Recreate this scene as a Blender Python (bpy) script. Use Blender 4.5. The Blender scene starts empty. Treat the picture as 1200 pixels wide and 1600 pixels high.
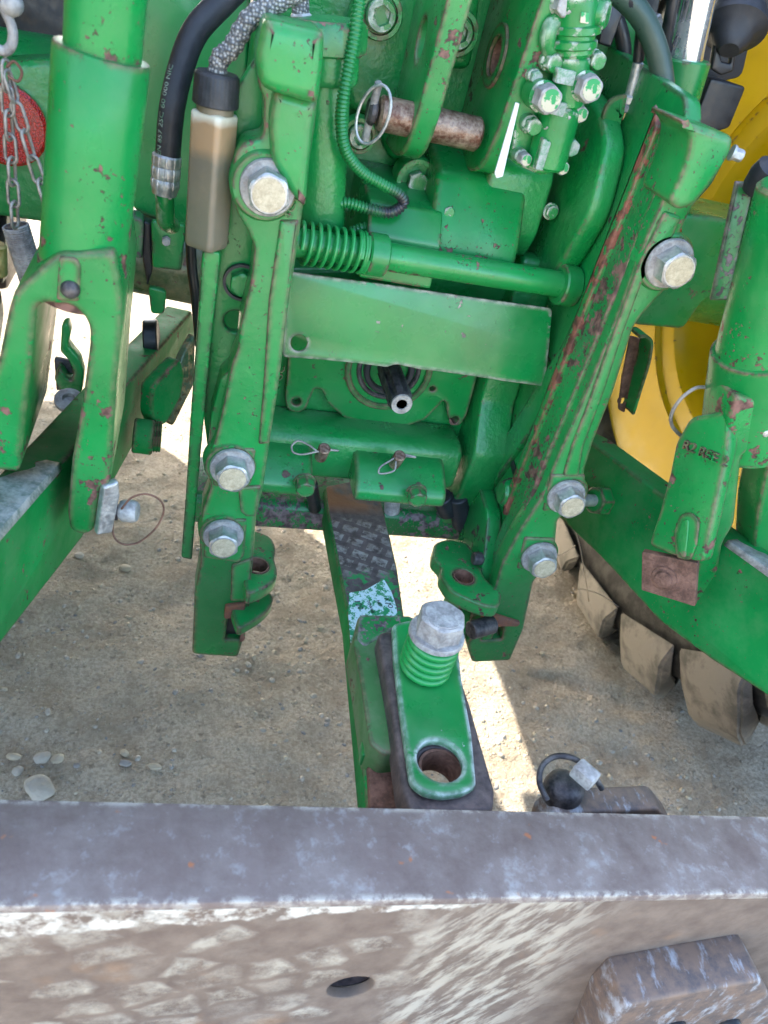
import bpy, bmesh, math, random
from mathutils import Vector, Matrix, noise
from mathutils.geometry import tessellate_polygon
random.seed(7)
sc = bpy.context.scene
COL = sc.collection
# ------------------------------------------------------------------ camera
def nrm(v): return Vector(v).normalized()
CX = nrm((4300, 330, 1200))                 # world x (to the right along the hitch) in camera axes (right, down, forward)
CD = nrm((-459, 1637, 1197)); CD = (CD - CX * CD.dot(CX)).normalized()   # world down
CY = CX.cross(CD)                           # world y (towards the front of the tractor)
CAM_H = 1.25
FPX = 1200.0
cam = bpy.data.cameras.new('camera'); camo = bpy.data.objects.new('camera', cam); COL.objects.link(camo)
right = Vector((CX[0], CY[0], -CD[0])); down = Vector((CX[1], CY[1], -CD[1])); fwd = Vector((CX[2], CY[2], -CD[2]))
M = Matrix((right, -down, -fwd)).transposed().to_4x4(); M.translation = (0, 0, CAM_H)
camo.matrix_world = M
cam.sensor_fit = 'HORIZONTAL'; cam.sensor_width = 36; cam.lens = 36
cam.clip_start = 0.02; cam.clip_end = 500
cam.dof.use_dof = True; cam.dof.focus_distance = 0.98; cam.dof.aperture_fstop = 9.5
sc.camera = camo
# ------------------------------------------------------------------ light
SUN_EL, SUN_AZ = math.radians(36), math.radians(130)     # azimuth measured from +x towards +y: the sun stands ahead and to the left
sd = Vector((math.cos(SUN_EL) * math.cos(SUN_AZ), math.cos(SUN_EL) * math.sin(SUN_AZ), math.sin(SUN_EL)))
w = bpy.data.worlds.new('World'); sc.world = w; w.use_nodes = True
nt = w.node_tree; bg = nt.nodes['Background']
sky = nt.nodes.new('ShaderNodeTexSky'); sky.sky_type = 'NISHITA'; sky.sun_disc = False
sky.sun_elevation = SUN_EL; sky.sun_rotation = math.pi / 2 - SUN_AZ
sky.air_density = 1.0; sky.dust_density = 2.5; sky.ozone_density = 1.0
nt.links.new(sky.outputs[0], bg.inputs[0]); bg.inputs[1].default_value = 0.15
sl = bpy.data.lights.new('sun', 'SUN'); sl.energy = 3.2; sl.angle = math.radians(0.5); sl.color = (1, .94, .84)
so = bpy.data.objects.new('sun', sl); COL.objects.link(so); so.rotation_euler = sd.to_track_quat('Z', 'Y').to_euler()
so.location = sd * 20
sc.view_settings.view_transform = 'Standard'; sc.view_settings.look = 'None'; sc.view_settings.gamma = 1
sc.view_settings.exposure = 2.9
sc.cycles.max_bounces = 8; sc.cycles.use_denoising = True
# ------------------------------------------------------------------ pixel -> place
O = Vector((0, 0, CAM_H))
def ray(px, py):
    r = ((px - 600) / FPX, (py - 800) / FPX, 1.0)
    return right * r[0] + down * r[1] + fwd * r[2]
class Plane:
    """a real plane in the place: point, normal towards the viewer's side, and in-plane axes u, v (u x v = n)"""
    def __init__(s, p, n, u):
        s.p = Vector(p); s.n = nrm(n); s.u = nrm(Vector(u) - s.n * Vector(u).dot(s.n)); s.v = s.n.cross(s.u)
    def at(s, px, py):
        d = ray(px, py); return O + d * ((s.p - O).dot(s.n) / d.dot(s.n))
    def uv(s, P): P = Vector(P) - s.p; return (P.dot(s.u), P.dot(s.v))
    def px(s, pts): return [s.uv(s.at(*q)) for q in pts]
    def w(s, uv, h=0): return s.p + s.u * uv[0] + s.v * uv[1] + s.n * h
    def off(s, h): return Plane(s.p + s.n * h, s.n, s.u)
def PY(y, tilt=0, x0=.286, z0=.8):      # upright plane facing the viewer; tilt > 0 leans its face upwards
    t = math.radians(tilt); return Plane((x0, y, z0), (0, -math.cos(t), math.sin(t)), (1, 0, 0))
def PZ(z): return Plane((0, 0, z), (0, 0, 1), (1, 0, 0))
def PXl(x): return Plane((x, 0, 0), (-1, 0, 0), (0, -1, 0))     # faces left
def PXr(x): return Plane((x, 0, 0), (1, 0, 0), (0, 1, 0))       # faces right
def Y(px, py, y): return PY(y).at(px, py)
# ------------------------------------------------------------------ object helpers
WLOC = {}
def thing(name, label, cat, loc=(0, 0, 0), group=None):
    o = bpy.data.objects.new(name, None); o.empty_display_size = .05; COL.objects.link(o); o.location = loc
    WLOC[o.name] = Vector(loc); o['label'] = label; o['category'] = cat
    if group: o['group'] = group
    return o
def fin(name, me, mat, parent=None, ang=38, label=None, smooth=True):
    """links a mesh made in world coordinates as one object with its own origin"""
    vs = me.vertices
    lo = [min(v.co[k] for v in vs) for k in range(3)]; hi = [max(v.co[k] for v in vs) for k in range(3)]
    c = Vector([(a + b) / 2 for a, b in zip(lo, hi)])
    me.transform(Matrix.Translation(-c))
    if smooth:
        for p in me.polygons: p.use_smooth = True
        me.set_sharp_from_angle(angle=math.radians(ang))
    me.materials.clear(); me.materials.append(mat)
    o = bpy.data.objects.new(name, me); COL.objects.link(o)
    if parent is not None:
        o.parent = parent; o.location = c - WLOC[parent.name]
    else: o.location = c
    WLOC[o.name] = c
    if label: o['label'] = label
    return o
def top(o, label, cat, group=None, kind=None):
    if label: o['label'] = label
    if cat: o['category'] = cat
    if group: o['group'] = group
    if kind: o['kind'] = kind
    return o
def rounded(pts, r, n=3):
    if not r: return pts
    out = []; m = len(pts)
    for i in range(m):
        a, b, c = Vector(pts[i - 1]), Vector(pts[i]), Vector(pts[(i + 1) % m])
        d1, d2 = (a - b), (c - b); l1, l2 = d1.length, d2.length
        if l1 < 1e-9 or l2 < 1e-9: continue
        if abs(d1.normalized().dot(d2.normalized())) > .985: out.append(tuple(b)); continue
        k = min(r, l1 * .45, l2 * .45)
        p, q = b + d1.normalized() * k, b + d2.normalized() * k
        for j in range(n + 1):
            t = j / n; out.append(tuple((1 - t) ** 2 * p + 2 * t * (1 - t) * b + t * t * q))
    return out
def circ(c, r, n=24, ry=None, rot=0):
    ry = ry or r; o = []
    for i in range(n):
        a = 2 * math.pi * i / n; x, y = r * math.cos(a), ry * math.sin(a)
        o.append((c[0] + x * math.cos(rot) - y * math.sin(rot), c[1] + x * math.sin(rot) + y * math.cos(rot)))
    return o
def slab_me(pl, polys, thick, bev=.0025, res=2):
    cu = bpy.data.curves.new('c', 'CURVE'); cu.dimensions = '2D'; cu.fill_mode = 'BOTH'
    bev = min(bev, thick * .45)
    cu.extrude = thick / 2 - bev; cu.bevel_depth = bev; cu.bevel_resolution = res; cu.offset = -bev
    for pts in polys:
        s = cu.splines.new('POLY'); s.points.add(len(pts) - 1)
        for p, q in zip(s.points, pts): p.co = (q[0], q[1], 0, 1)
        s.use_cyclic_u = True
    ob = bpy.data.objects.new('c', cu); COL.objects.link(ob)
    me = bpy.data.meshes.new_from_object(ob.evaluated_get(bpy.context.evaluated_depsgraph_get()))
    bpy.data.objects.remove(ob); bpy.data.curves.remove(cu)
    bm = bmesh.new(); bm.from_mesh(me); bmesh.ops.remove_doubles(bm, verts=bm.verts, dist=1e-6)
    bmesh.ops.recalc_face_normals(bm, faces=bm.faces); bm.to_mesh(me); bm.free()
    m = Matrix((pl.u, pl.v, pl.n)).transposed().to_4x4(); m.translation = pl.p - pl.n * thick / 2
    me.transform(m); return me
def slab(name, pl, pts, thick, mat, parent=None, r=.004, bev=.0025, holes=(), px=True, **k):
    """solid plate with its face on plane pl, its body behind it; pts are photo points laid on that plane, or (u, v)"""
    a = pl.px(pts) if px else pts
    polys = [rounded(a, r)]
    for h in holes: polys.append(h)
    return fin(name, slab_me(pl, polys, thick, bev), mat, parent, **k)
def hole_px(pl, c, r, ry=None, rot=0, n=24): return circ(pl.uv(pl.at(*c)), r, n, ry, rot)
def hole_poly(pl, pts, r=.004): return rounded(pl.px(pts), r)
def prismx(name, x0, x1, prof, mat, parent=None, r=.005, bev=.004, **k):   # profile in (y, z), body between x0 and x1
    pl = PXr(x1); return slab(name, pl, prof, x1 - x0, mat, parent, r=r, bev=bev, px=False, **k)
def frame(d, up=(0, 0, 1)):
    d = nrm(d); up = Vector(up)
    if abs(d.dot(up)) > .95: up = Vector((1, 0, 0))
    a = d.cross(up).normalized(); return a, a.cross(d).normalized(), d
def lathe_me(p, d, prof, n=28, fn=None, up=(0, 0, 1), closed=False):
    """rings of (t along d, radius) about p; fn(angle, t, r) -> r may make hexagons or splines"""
    a, b, d = frame(d, up); bm = bmesh.new(); rings = []
    for j, (t, r) in enumerate(prof):
        ring = []
        for i in range(n):
            th = 2 * math.pi * i / n; rr = fn(th, j, r) if fn else r
            ring.append(bm.verts.new(Vector(p) + d * t + (a * math.cos(th) + b * math.sin(th)) * max(rr, 1e-5)))
        rings.append(ring)
    m = len(rings)
    for j in range(m if closed else m - 1):
        q = rings[(j + 1) % m]
        for i in range(n):
            bm.faces.new((rings[j][i], rings[j][(i + 1) % n], q[(i + 1) % n], q[i]))
    if not closed:
        bm.faces.new(rings[0]); bm.faces.new(rings[-1])
    bmesh.ops.recalc_face_normals(bm, faces=bm.faces)
    me = bpy.data.meshes.new('l'); bm.to_mesh(me); bm.free(); return me
def lathe(name, p, d, prof, mat, parent=None, n=28, fn=None, closed=False, **k):
    return fin(name, lathe_me(p, d, prof, n, fn, closed=closed), mat, parent, **k)
def cyl(name, p, q, r, mat, parent=None, ch=.002, n=28, **k):
    p, q = Vector(p), Vector(q); L = (q - p).length; ch = min(ch, r * .4, L * .3)
    return lathe(name, p, q - p, [(0, r - ch), (ch, r), (L - ch, r), (L, r - ch)], mat, parent, n, **k)
def smoothpath(pts, n=8):
    pts = [Vector(p) for p in pts]; out = []
    for i in range(len(pts) - 1):
        p0 = pts[max(i - 1, 0)]; p1 = pts[i]; p2 = pts[i + 1]; p3 = pts[min(i + 2, len(pts) - 1)]
        for j in range(n):
            t = j / n
            out.append(.5 * ((2 * p1) + (p2 - p0) * t + (2 * p0 - 5 * p1 + 4 * p2 - p3) * t * t + (3 * p1 - p0 - 3 * p2 + p3) * t ** 3))
    out.append(pts[-1]); return out
def tube_me(path, rad, n=12, closed=False, sec=None):
    path = [Vector(p) for p in path]; m = len(path); bm = bmesh.new(); rings = []
    t0 = (path[1] - path[0]).normalized(); a, b, _ = frame(t0)
    for i in range(m):
        if closed: t = (path[(i + 1) % m] - path[i - 1]).normalized()
        else: t = (path[min(i + 1, m - 1)] - path[max(i - 1, 0)]).normalized()
        a = (a - t * a.dot(t)).normalized(); b = t.cross(a)
        r = rad(i / (m - 1)) if callable(rad) else (rad[i] if isinstance(rad, (list, tuple)) else rad)
        if sec: ring = [bm.verts.new(path[i] + a * s[0] + b * s[1]) for s in sec]
        else: ring = [bm.verts.new(path[i] + (a * math.cos(2 * math.pi * k / n) + b * math.sin(2 * math.pi * k / n)) * r) for k in range(n)]
        rings.append(ring)
    n = len(rings[0])
    for j in range(m if closed else m - 1):
        q = rings[(j + 1) % m]
        for i in range(n): bm.faces.new((rings[j][i], rings[j][(i + 1) % n], q[(i + 1) % n], q[i]))
    if not closed: bm.faces.new(rings[0]); bm.faces.new(rings[-1])
    bmesh.ops.recalc_face_normals(bm, faces=bm.faces)
    me = bpy.data.meshes.new('t'); bm.to_mesh(me); bm.free(); return me
def tube(name, pts, rad, mat, parent=None, n=12, sm=8, closed=False, **k):
    path = smoothpath(pts, sm) if sm else pts
    return fin(name, tube_me(path, rad, n, closed), mat, parent, **k)
def spring(name, p, q, r, wire, turns, mat, parent=None, n=8, ends=.6, **k):
    p, q = Vector(p), Vector(q); a, b, d = frame(q - p); L = (q - p).length; pts = []
    N = int(turns * 20)
    for i in range(N + 1):
        t = i / N; pts.append(p + d * (L * t) + (a * math.cos(2 * math.pi * turns * t) + b * math.sin(2 * math.pi * turns * t)) * r)
    return fin(name, tube_me(pts, wire, n), mat, parent, **k)
def hexfn(th, j, r): return r / math.cos(((th + math.pi / 6) % (math.pi / 3)) - math.pi / 6)
def bolt(parent, p, d, af, h, mat, top_mat=None, washer=0, wt=.004, wmat=None, name='bolt', rot=0, group=None, label=None):
    """hex head of across-flats af and height h standing on point p, pointing along d, with a washer or flange"""
    d = nrm(d); p = Vector(p); a2 = af / 2
    def fn(th, j, r):
        if j in (0, 1): return hexfn(th + rot, j, r)
        if j == 2: return min(hexfn(th + rot, j, r), r * 1.07)
        return r
    base = p + d * (wt if washer else 0)
    o = lathe(name, base, d, [(0, a2), (h * .8, a2), (h * .93, a2 * 1.0), (h, a2 * .93), (h, a2 * .6)], mat, parent, n=48, fn=fn, ang=28)
    if label: o['label'] = label
    if washer: lathe('washer', p, d, [(0, washer), (wt * .6, washer), (wt, washer * .96), (wt, a2 * .8)], wmat or mat, o, n=36)
    if top_mat: lathe('head_face', base + d * (h - .0005), d, [(0, a2 * .86), (.0012, a2 * .84), (.0014, a2 * .4)], top_mat, o, n=32)
    return o
def boxme(c, size, rot=None, bev=.003):
    bm = bmesh.new(); bmesh.ops.create_cube(bm, size=1)
    bmesh.ops.scale(bm, vec=size, verts=bm.verts)
    if bev: bmesh.ops.bevel(bm, geom=bm.edges[:], offset=bev, segments=2, affect='EDGES', profile=.5)
    if rot is not None: bmesh.ops.transform(bm, matrix=rot.to_4x4(), verts=bm.verts)
    bmesh.ops.translate(bm, vec=c, verts=bm.verts)
    me = bpy.data.meshes.new('b'); bm.to_mesh(me); bm.free(); return me
def box(name, lo, hi, mat, parent=None, bev=.003, rot=None, **k):
    lo, hi = Vector(lo), Vector(hi); return fin(name, boxme((lo + hi) / 2, hi - lo, rot, bev), mat, parent, **k)
def text(name, s, size, pl, org, ang, mat, parent, depth=.0006, px=True, sx=1.0):
    cu = bpy.data.curves.new('t', 'FONT'); cu.body = s; cu.size = size; cu.extrude = depth; cu.resolution_u = 2
    ob = bpy.data.objects.new('t', cu); COL.objects.link(ob)
    me = bpy.data.meshes.new_from_object(ob.evaluated_get(bpy.context.evaluated_depsgraph_get()))
    bpy.data.objects.remove(ob)
    P = pl.at(*org) if px else Vector(org)
    m = Matrix((pl.u, pl.v, pl.n)).transposed().to_4x4(); m.translation = P
    me.transform(m @ Matrix.Rotation(math.radians(ang), 4, 'Z') @ Matrix.Diagonal((sx, 1, 1, 1)))
    o = fin(name, me, mat, parent, smooth=False); return o
# ------------------------------------------------------------------ materials
class NB:
    def __init__(s, name):
        s.m = bpy.data.materials.new(name); s.m.use_nodes = True; s.t = s.m.node_tree
        s.b = s.t.nodes['Principled BSDF']; s.tc = s.n('ShaderNodeTexCoord')
    def n(s, typ, **kw):
        o = s.t.nodes.new(typ)
        for k, v in kw.items(): setattr(o, k, v)
        return o
    def l(s, a, b): s.t.links.new(a, b)
    def setv(s, sock, v):
        if isinstance(v, bpy.types.NodeSocket): s.l(v, sock)
        else: sock.default_value = v
    def noise(s, scale, detail=4, rough=.55, vec=None, off=0, lac=2):
        o = s.n('ShaderNodeTexNoise'); o.inputs['Scale'].default_value = scale; o.inputs['Detail'].default_value = detail
        o.inputs['Roughness'].default_value = rough; o.inputs['Lacunarity'].default_value = lac
        mp = s.n('ShaderNodeMapping'); mp.inputs['Location'].default_value = (off, off * 1.7, -off)
        s.l(vec or s.tc.outputs['Object'], mp.inputs['Vector']); s.l(mp.outputs[0], o.inputs['Vector']); return o.outputs['Fac']
    def vor(s, scale, feat='F1', vec=None, out='Distance', rand=1):
        o = s.n('ShaderNodeTexVoronoi', feature=feat); o.inputs['Scale'].default_value = scale; o.inputs['Randomness'].default_value = rand
        s.l(vec or s.tc.outputs['Object'], o.inputs['Vector']); return o.outputs[out]
    def ramp(s, f, a, b, lo=0, hi=1):
        o = s.n('ShaderNodeMapRange'); o.inputs['From Min'].default_value = a; o.inputs['From Max'].default_value = b
        o.inputs['To Min'].default_value = lo; o.inputs['To Max'].default_value = hi; s.l(f, o.inputs['Value']); return o.outputs[0]
    def mth(s, op, a, b=0.0):
        o = s.n('ShaderNodeMath', operation=op); s.setv(o.inputs[0], a); s.setv(o.inputs[1], b); return o.outputs[0]
    def mix(s, f, a, b):
        o = s.n('ShaderNodeMix', data_type='RGBA'); s.setv(o.inputs['Factor'], f)
        for k, v in ((6, a), (7, b)): s.setv(o.inputs[k], v if isinstance(v, bpy.types.NodeSocket) else (*v, 1) if len(v) == 3 else v)
        return o.outputs[2]
    def bump(s, h, dist, strength=1, normal=None):
        o = s.n('ShaderNodeBump'); o.inputs['Distance'].default_value = dist; o.inputs['Strength'].default_value = strength
        s.l(h, o.inputs['Height'])
        if normal: s.l(normal, o.inputs['Normal'])
        return o.outputs[0]
    def edge(s, rad=.005, amp=.10):
        bv = s.n('ShaderNodeBevel', samples=4); bv.inputs['Radius'].default_value = rad
        ge = s.n('ShaderNodeNewGeometry')
        d = s.n('ShaderNodeVectorMath', operation='DOT_PRODUCT'); s.l(bv.outputs[0], d.inputs[0]); s.l(ge.outputs['Normal'], d.inputs[1])
        return s.ramp(d.outputs['Value'], 1.0, 1.0 - amp)
    def out(s, col, rough=.5, metal=0, normal=None, coat=0, spec=None):
        s.setv(s.b.inputs['Base Color'], col if isinstance(col, bpy.types.NodeSocket) else (*col, 1)); s.setv(s.b.inputs['Roughness'], rough); s.setv(s.b.inputs['Metallic'], metal)
        if normal: s.l(normal, s.b.inputs['Normal'])
        if coat: s.b.inputs['Coat Weight'].default_value = coat; s.b.inputs['Coat Roughness'].default_value = .2
        if spec is not None: s.b.inputs['Specular IOR Level'].default_value = spec
        return s.m
GREEN = (.003, .215, .043)
def paint(name, base=GREEN, coat=.22, spec=None, chip=.5, edgew=.5, rough=.3, chipcol=(.13, .065, .05), off=0, cast=0, dust=.10, fine=0.0, dustcol=(.36, .33, .24), var=.25):
    b = NB(name)
    big = b.noise(5, 3, off=off + 3); vv = b.mix(b.ramp(big, .35, .65), tuple(c * (1 - var) for c in base), tuple(min(1, c * (1 + var) + .012 * var) for c in base))
    n1 = b.noise(55, 6, .62, off=off); cl = b.noise(9, 2, off=off + 9)
    lv = .73 - .16 * chip
    m = b.ramp(b.mth('ADD', n1, b.ramp(cl, .3, .7, -.14, .09)), lv, lv + .012)
    sp = b.noise(230, 3, .6, off=off + 5)                                     # small specks
    lv2 = .765 - .09 * chip - .06 * fine
    m = b.mth('MAXIMUM', m, b.ramp(b.mth('ADD', sp, b.ramp(cl, .3, .7, -.05, .05)), lv2, lv2 + .02))
    e = b.edge(.008, .07)
    en = b.noise(38, 5, .65, off=off + 2)
    e = b.mth('MULTIPLY', b.ramp(e, .15, .5), b.ramp(en, .60 - .22 * edgew, .63 - .22 * edgew))
    m = b.mth('MAXIMUM', m, e)
    cc = b.mix(b.ramp(b.noise(90, 3, off=off), .4, .6), tuple(c * .55 for c in chipcol), tuple(c * 1.7 for c in chipcol))
    dn = b.ramp(b.noise(14, 6, .7, off=off + 7), .42, .75, 0, dust)
    col = b.mix(dn, vv, dustcol)
    col = b.mix(m, col, cc)
    rg = b.mth('ADD', b.mth('MULTIPLY', m, .4), b.ramp(b.noise(25, 4, off=off), .3, .7, rough - .08, rough + .12))
    peel = b.noise(90 if cast else 40, 3 if cast else 2, .6, off=off)
    h = b.mth('ADD', b.mth('MULTIPLY', peel, .0011 * cast if cast else .0004), b.mth('MULTIPLY', m, -.0006))
    nm = b.bump(h, 1.0, 1.0)
    return b.out(col, rg, 0, nm, coat=coat, spec=spec)
P_RAIL = paint('green_paint_chipped', chip=.65, edgew=.95, cast=.6, rough=.34, fine=1.0)
P_RAIL2 = paint('green_paint_flaking', chip=1.15, edgew=1.2, cast=.5, rough=.34, off=4, fine=1.2)
P_HOUS = paint('green_paint_cast', chip=.15, edgew=.3, cast=1.3, rough=.3, off=11)
P_SIDE = paint('green_paint_wall', chip=.45, edgew=.6, cast=.7, rough=.3, off=12, chipcol=(.05, .03, .025))
P_SHEET = paint('green_paint_sheet', chip=.3, edgew=.5, cast=0, rough=.30, off=21, dust=.12)
P_SHIELD = paint('green_paint_shield', chip=.45, edgew=1.0, cast=0, rough=.24, off=23, dust=.08, chipcol=(.25, .2, .17))
P_LINK = paint('green_paint_link', coat=.05, spec=.35, chip=.75, edgew=.9, cast=.25, rough=.3, off=31, fine=.6)
P_ARM = paint('green_paint_arm', coat=0, spec=.15, chip=.5, edgew=.8, cast=.35, rough=.6, off=41, fine=.8, dust=.15)
P_WIRE = paint('green_paint_wire', chip=.1, edgew=-3, off=44)
P_COVER = paint('green_paint_cover', chip=.55, edgew=1.0, cast=.2, rough=.28, off=51)
P_STRAP = paint('green_paint_strap', chip=.15, edgew=1.25, cast=0, rough=.3, off=61, chipcol=(.3, .3, .3))
P_OLD = paint('green_paint_matt', base=(.045, .16, .04), chip=.6, edgew=.9, cast=.5, rough=.55, off=71, fine=.6, dust=.35)
P_VALVE = paint('green_paint_valve', chip=.25, edgew=.35, cast=.8, rough=.3, off=81, chipcol=(.45, .43, .38))
P_WORN = paint('green_paint_worn_through', chip=1.15, edgew=1.3, cast=.5, rough=.4, off=91, chipcol=(.16, .12, .12), fine=1.2)
P_YEL = paint('yellow_paint', coat=.04, spec=.25, base=(.62, .385, .003), chip=.05, edgew=.1, cast=0, rough=.35, off=14, dust=.05, dustcol=(.26, .17, .05), var=.08)
def metal(name, c1, c2, sc_=40, rough=(.35, .6), mt=.8, bumpd=.0006, off=0, streak=0):
    b = NB(name); f = b.noise(sc_, 6, .65, off=off); f2 = b.noise(sc_ * 5, 3, .6, off=off + 2)
    k = b.ramp(b.mth('ADD', b.mth('MULTIPLY', f, .7), b.mth('MULTIPLY', f2, .3)), .40, .60)
    return b.out(b.mix(k, c1, c2), b.ramp(f2, .35, .65, rough[0], rough[1]), b.ramp(k, 0, 1, mt, mt * .7) if mt else 0, b.bump(f2, bumpd))
M_ZINC = metal('zinc_plated', (.36, .36, .36), (.60, .58, .54), 60, (.3, .55), .75)
M_HEAD = metal('dusty_bolt_face', (.42, .34, .22), (.62, .53, .36), 120, (.55, .8), .15)
M_DUSTY = metal('dusty_steel', (.24, .22, .21), (.48, .46, .43), 50, (.5, .8), .3, .001)
M_RUST = metal('rust', (.10, .045, .028), (.24, .12, .08), 60, (.7, .9), .1, .001)
M_ORUST = metal('orange_rust', (.24, .09, .04), (.16, .08, .06), 50, (.7, .9), 0, .001)
M_PIN = metal('rusty_pin_steel', (.11, .045, .028), (.36, .26, .19), 60, (.3, .55), .55, .0008)
M_DARKST = metal('dark_steel', (.035, .032, .036), (.13, .115, .11), 50, (.4, .65), .5, .0008)
M_BARE = metal('worn_bar_steel', (.055, .042, .042), (.15, .11, .10), 35, (.45, .7), .3, .0008)
M_CHROME = metal('chrome', (.6, .6, .6), (.7, .7, .68), 10, (.08, .14), 1, .0001)
M_BRASS = metal('gold_zinc', (.42, .28, .09), (.6, .45, .2), 60, (.3, .5), .7)
M_WIRE = metal('spring_wire', (.22, .2, .19), (.42, .38, .33), 80, (.35, .6), .6)
M_BLACK = metal('black_plastic_and_shade', (.012, .012, .014), (.022, .022, .025), 20, (.3, .5), 0, .0003)
M_RUBBER = metal('black_rubber', (.016, .017, .021), (.03, .031, .036), 30, (.45, .6), 0, .0005)
M_CAP = metal('dark_grey_cap', (.02, .021, .024), (.045, .045, .05), 60, (.4, .6), 0, .0005)
M_WHITE = metal('white_plastic', (.72, .72, .68), (.8, .8, .78), 30, (.3, .4), 0, .0001)
M_RED = NB('red_reflector'); M_RED = (lambda b: b.out(b.mix(b.ramp(b.vor(420), .1, .6), (.75, .015, .008), (.3, .004, .003)), .2, 0, b.bump(b.vor(420), .0012), coat=.6))(M_RED)
M_GREY = metal('grey_print', (.08, .25, .12), (.42, .42, .40), 130, (.4, .6), 0, .0002)
# ---- special materials
def mk_bottle():
    b = NB('translucent_bottle'); b.tc
    sx = b.n('ShaderNodeSeparateXYZ'); b.l(b.tc.outputs['Object'], sx.inputs[0])
    wob = b.ramp(b.noise(30, 3), .3, .7, -.004, .004)
    z = b.mth('ADD', sx.outputs['Z'], wob)
    liquid = b.ramp(z, .020, .032)          # cloudy fluid below, oily film above
    neck = b.ramp(z, .052, .060)
    c = b.mix(liquid, (.20, .17, .12), (.42, .27, .15)); c = b.mix(neck, c, (.72, .66, .52))
    c = b.mix(b.ramp(b.noise(20, 5, .7), .45, .75, 0, .35), c, (.30, .24, .16))
    b.b.inputs['Subsurface Weight'].default_value = .35; b.b.inputs['Subsurface Radius'].default_value = (.02, .015, .01); b.b.inputs['Subsurface Scale'].default_value = .5
    return b.out(c, .33, 0, b.bump(b.noise(60, 3), .0008))
M_BOTTLE = mk_bottle()
def mk_braid():
    b = NB('braided_sleeve'); f = b.vor(330, rand=.6); s = b.noise(45, 3)
    c = b.mix(b.ramp(f, .1, .55), (.62, .6, .56), (.12, .12, .12)); c = b.mix(b.ramp(s, .70, .72), c, (.02, .02, .02))
    return b.out(c, .6, .1, b.bump(f, .002))
M_BRAID = mk_braid()
def mk_soil():
    b = NB('packed_dry_soil'); v = b.tc.outputs['Object']
    big = b.noise(1.6, 5, .6); mid = b.noise(9, 6, .65, off=3); fine = b.noise(140, 4, .7, off=8)
    peb = b.vor(75); peb2 = b.vor(170)
    c = b.mix(b.ramp(big, .38, .62), (.43, .355, .265), (.56, .47, .36))
    c = b.mix(b.ramp(mid, .45, .62, 0, .75), c, (.60, .515, .405))
    c = b.mix(b.ramp(mid, .50, .34, 0, .6), c, (.30, .24, .175))
    c = b.mix(b.ramp(fine, .42, .60, 0, .6), c, (.27, .215, .155)); gr = b.vor(260, rand=1); c = b.mix(b.mth('MULTIPLY', b.ramp(gr, .28, .16), b.ramp(b.noise(60, 3, off=15), .50, .56)), c, (.60, .54, .44)); c = b.mix(b.mth('MULTIPLY', b.ramp(b.vor(120), .46, .56), b.ramp(b.noise(34, 5, .7, off=17), .56, .64, 0, .6)), c, (.17, .135, .10))
    mk = b.mth('MULTIPLY', b.ramp(peb, .30, .20), b.ramp(b.noise(18, 3, off=5), .50, .58))
    c = b.mix(b.mth('MULTIPLY', mk, .45), c, (.42, .39, .34))
    h = b.mth('ADD', b.mth('MULTIPLY', fine, .005), b.mth('ADD', b.mth('MULTIPLY', mk, .008), b.mth('MULTIPLY', b.noise(34, 7, .74, off=1), .019)))
    return b.out(c, .92, 0, b.bump(h, 1.0, 1.0), spec=.15)
M_SOIL = mk_soil()
def mk_stone(name, c1, c2, off):
    b = NB(name); f = b.noise(30, 5, .6, off=off)
    return b.out(b.mix(b.ramp(f, .35, .65), c1, c2), .8, 0, b.bump(b.noise(120, 3), .002))
M_ST1 = mk_stone('grey_stone', (.28, .25, .21), (.40, .36, .30), 1)
M_ST2 = mk_stone('buff_stone', (.30, .25, .18), (.42, .36, .27), 5)
M_ST3 = mk_stone('dark_stone', (.17, .16, .155), (.27, .25, .23), 9)
def mk_tyre():
    b = NB('dusty_tyre_rubber'); g = b.n('ShaderNodeNewGeometry')
    n = b.noise(7, 6, .7); at = b.n('ShaderNodeAttribute', attribute_name='dust')
    d = b.ramp(b.mth('ADD', at.outputs['Fac'], b.ramp(n, .3, .7, -.35, .35)), .3, .8)
    c = b.mix(d, (.014, .013, .012), (.27, .24, .20)); c = b.mix(b.ramp(b.noise(16, 6, .7, off=3), .45, .62, 0, .75), c, (.085, .082, .07))
    return b.out(c, b.ramp(d, 0, 1, .5, .9), 0, b.bump(b.noise(60, 4), .001))
M_TYRE = mk_tyre()
def mk_beamtop():
    b = NB('worn_beam_top'); n = b.noise(16, 7, .72); n2 = b.noise(7, 4, .6, off=4); n3 = b.noise(90, 4, .7)
    c = b.mix(b.ramp(n, .38, .62), (.145, .103, .086), (.225, .178, .155))
    c = b.mix(b.ramp(n2, .5, .62, 0, .45), c, (.16, .11, .095))
    c = b.mix(b.ramp(b.mth('ADD', b.mth('MULTIPLY', n, .5), b.mth('MULTIPLY', n3, .5)), .54, .66, 0, .6), c, (.36, .35, .34))
    c = b.mix(b.ramp(b.noise(40, 3, off=12), .70, .74), c, (.34, .13, .06))
    e = b.mth('MULTIPLY', b.edge(.009, .03), b.ramp(b.noise(50, 5, .7), .46, .56)); c = b.mix(e, c, (.58, .53, .44))
    return b.out(c, b.ramp(n3, .3, .7, .55, .8), 0, b.bump(n3, .0008))
M_BEAMT = mk_beamtop()
ROTM = 60
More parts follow.
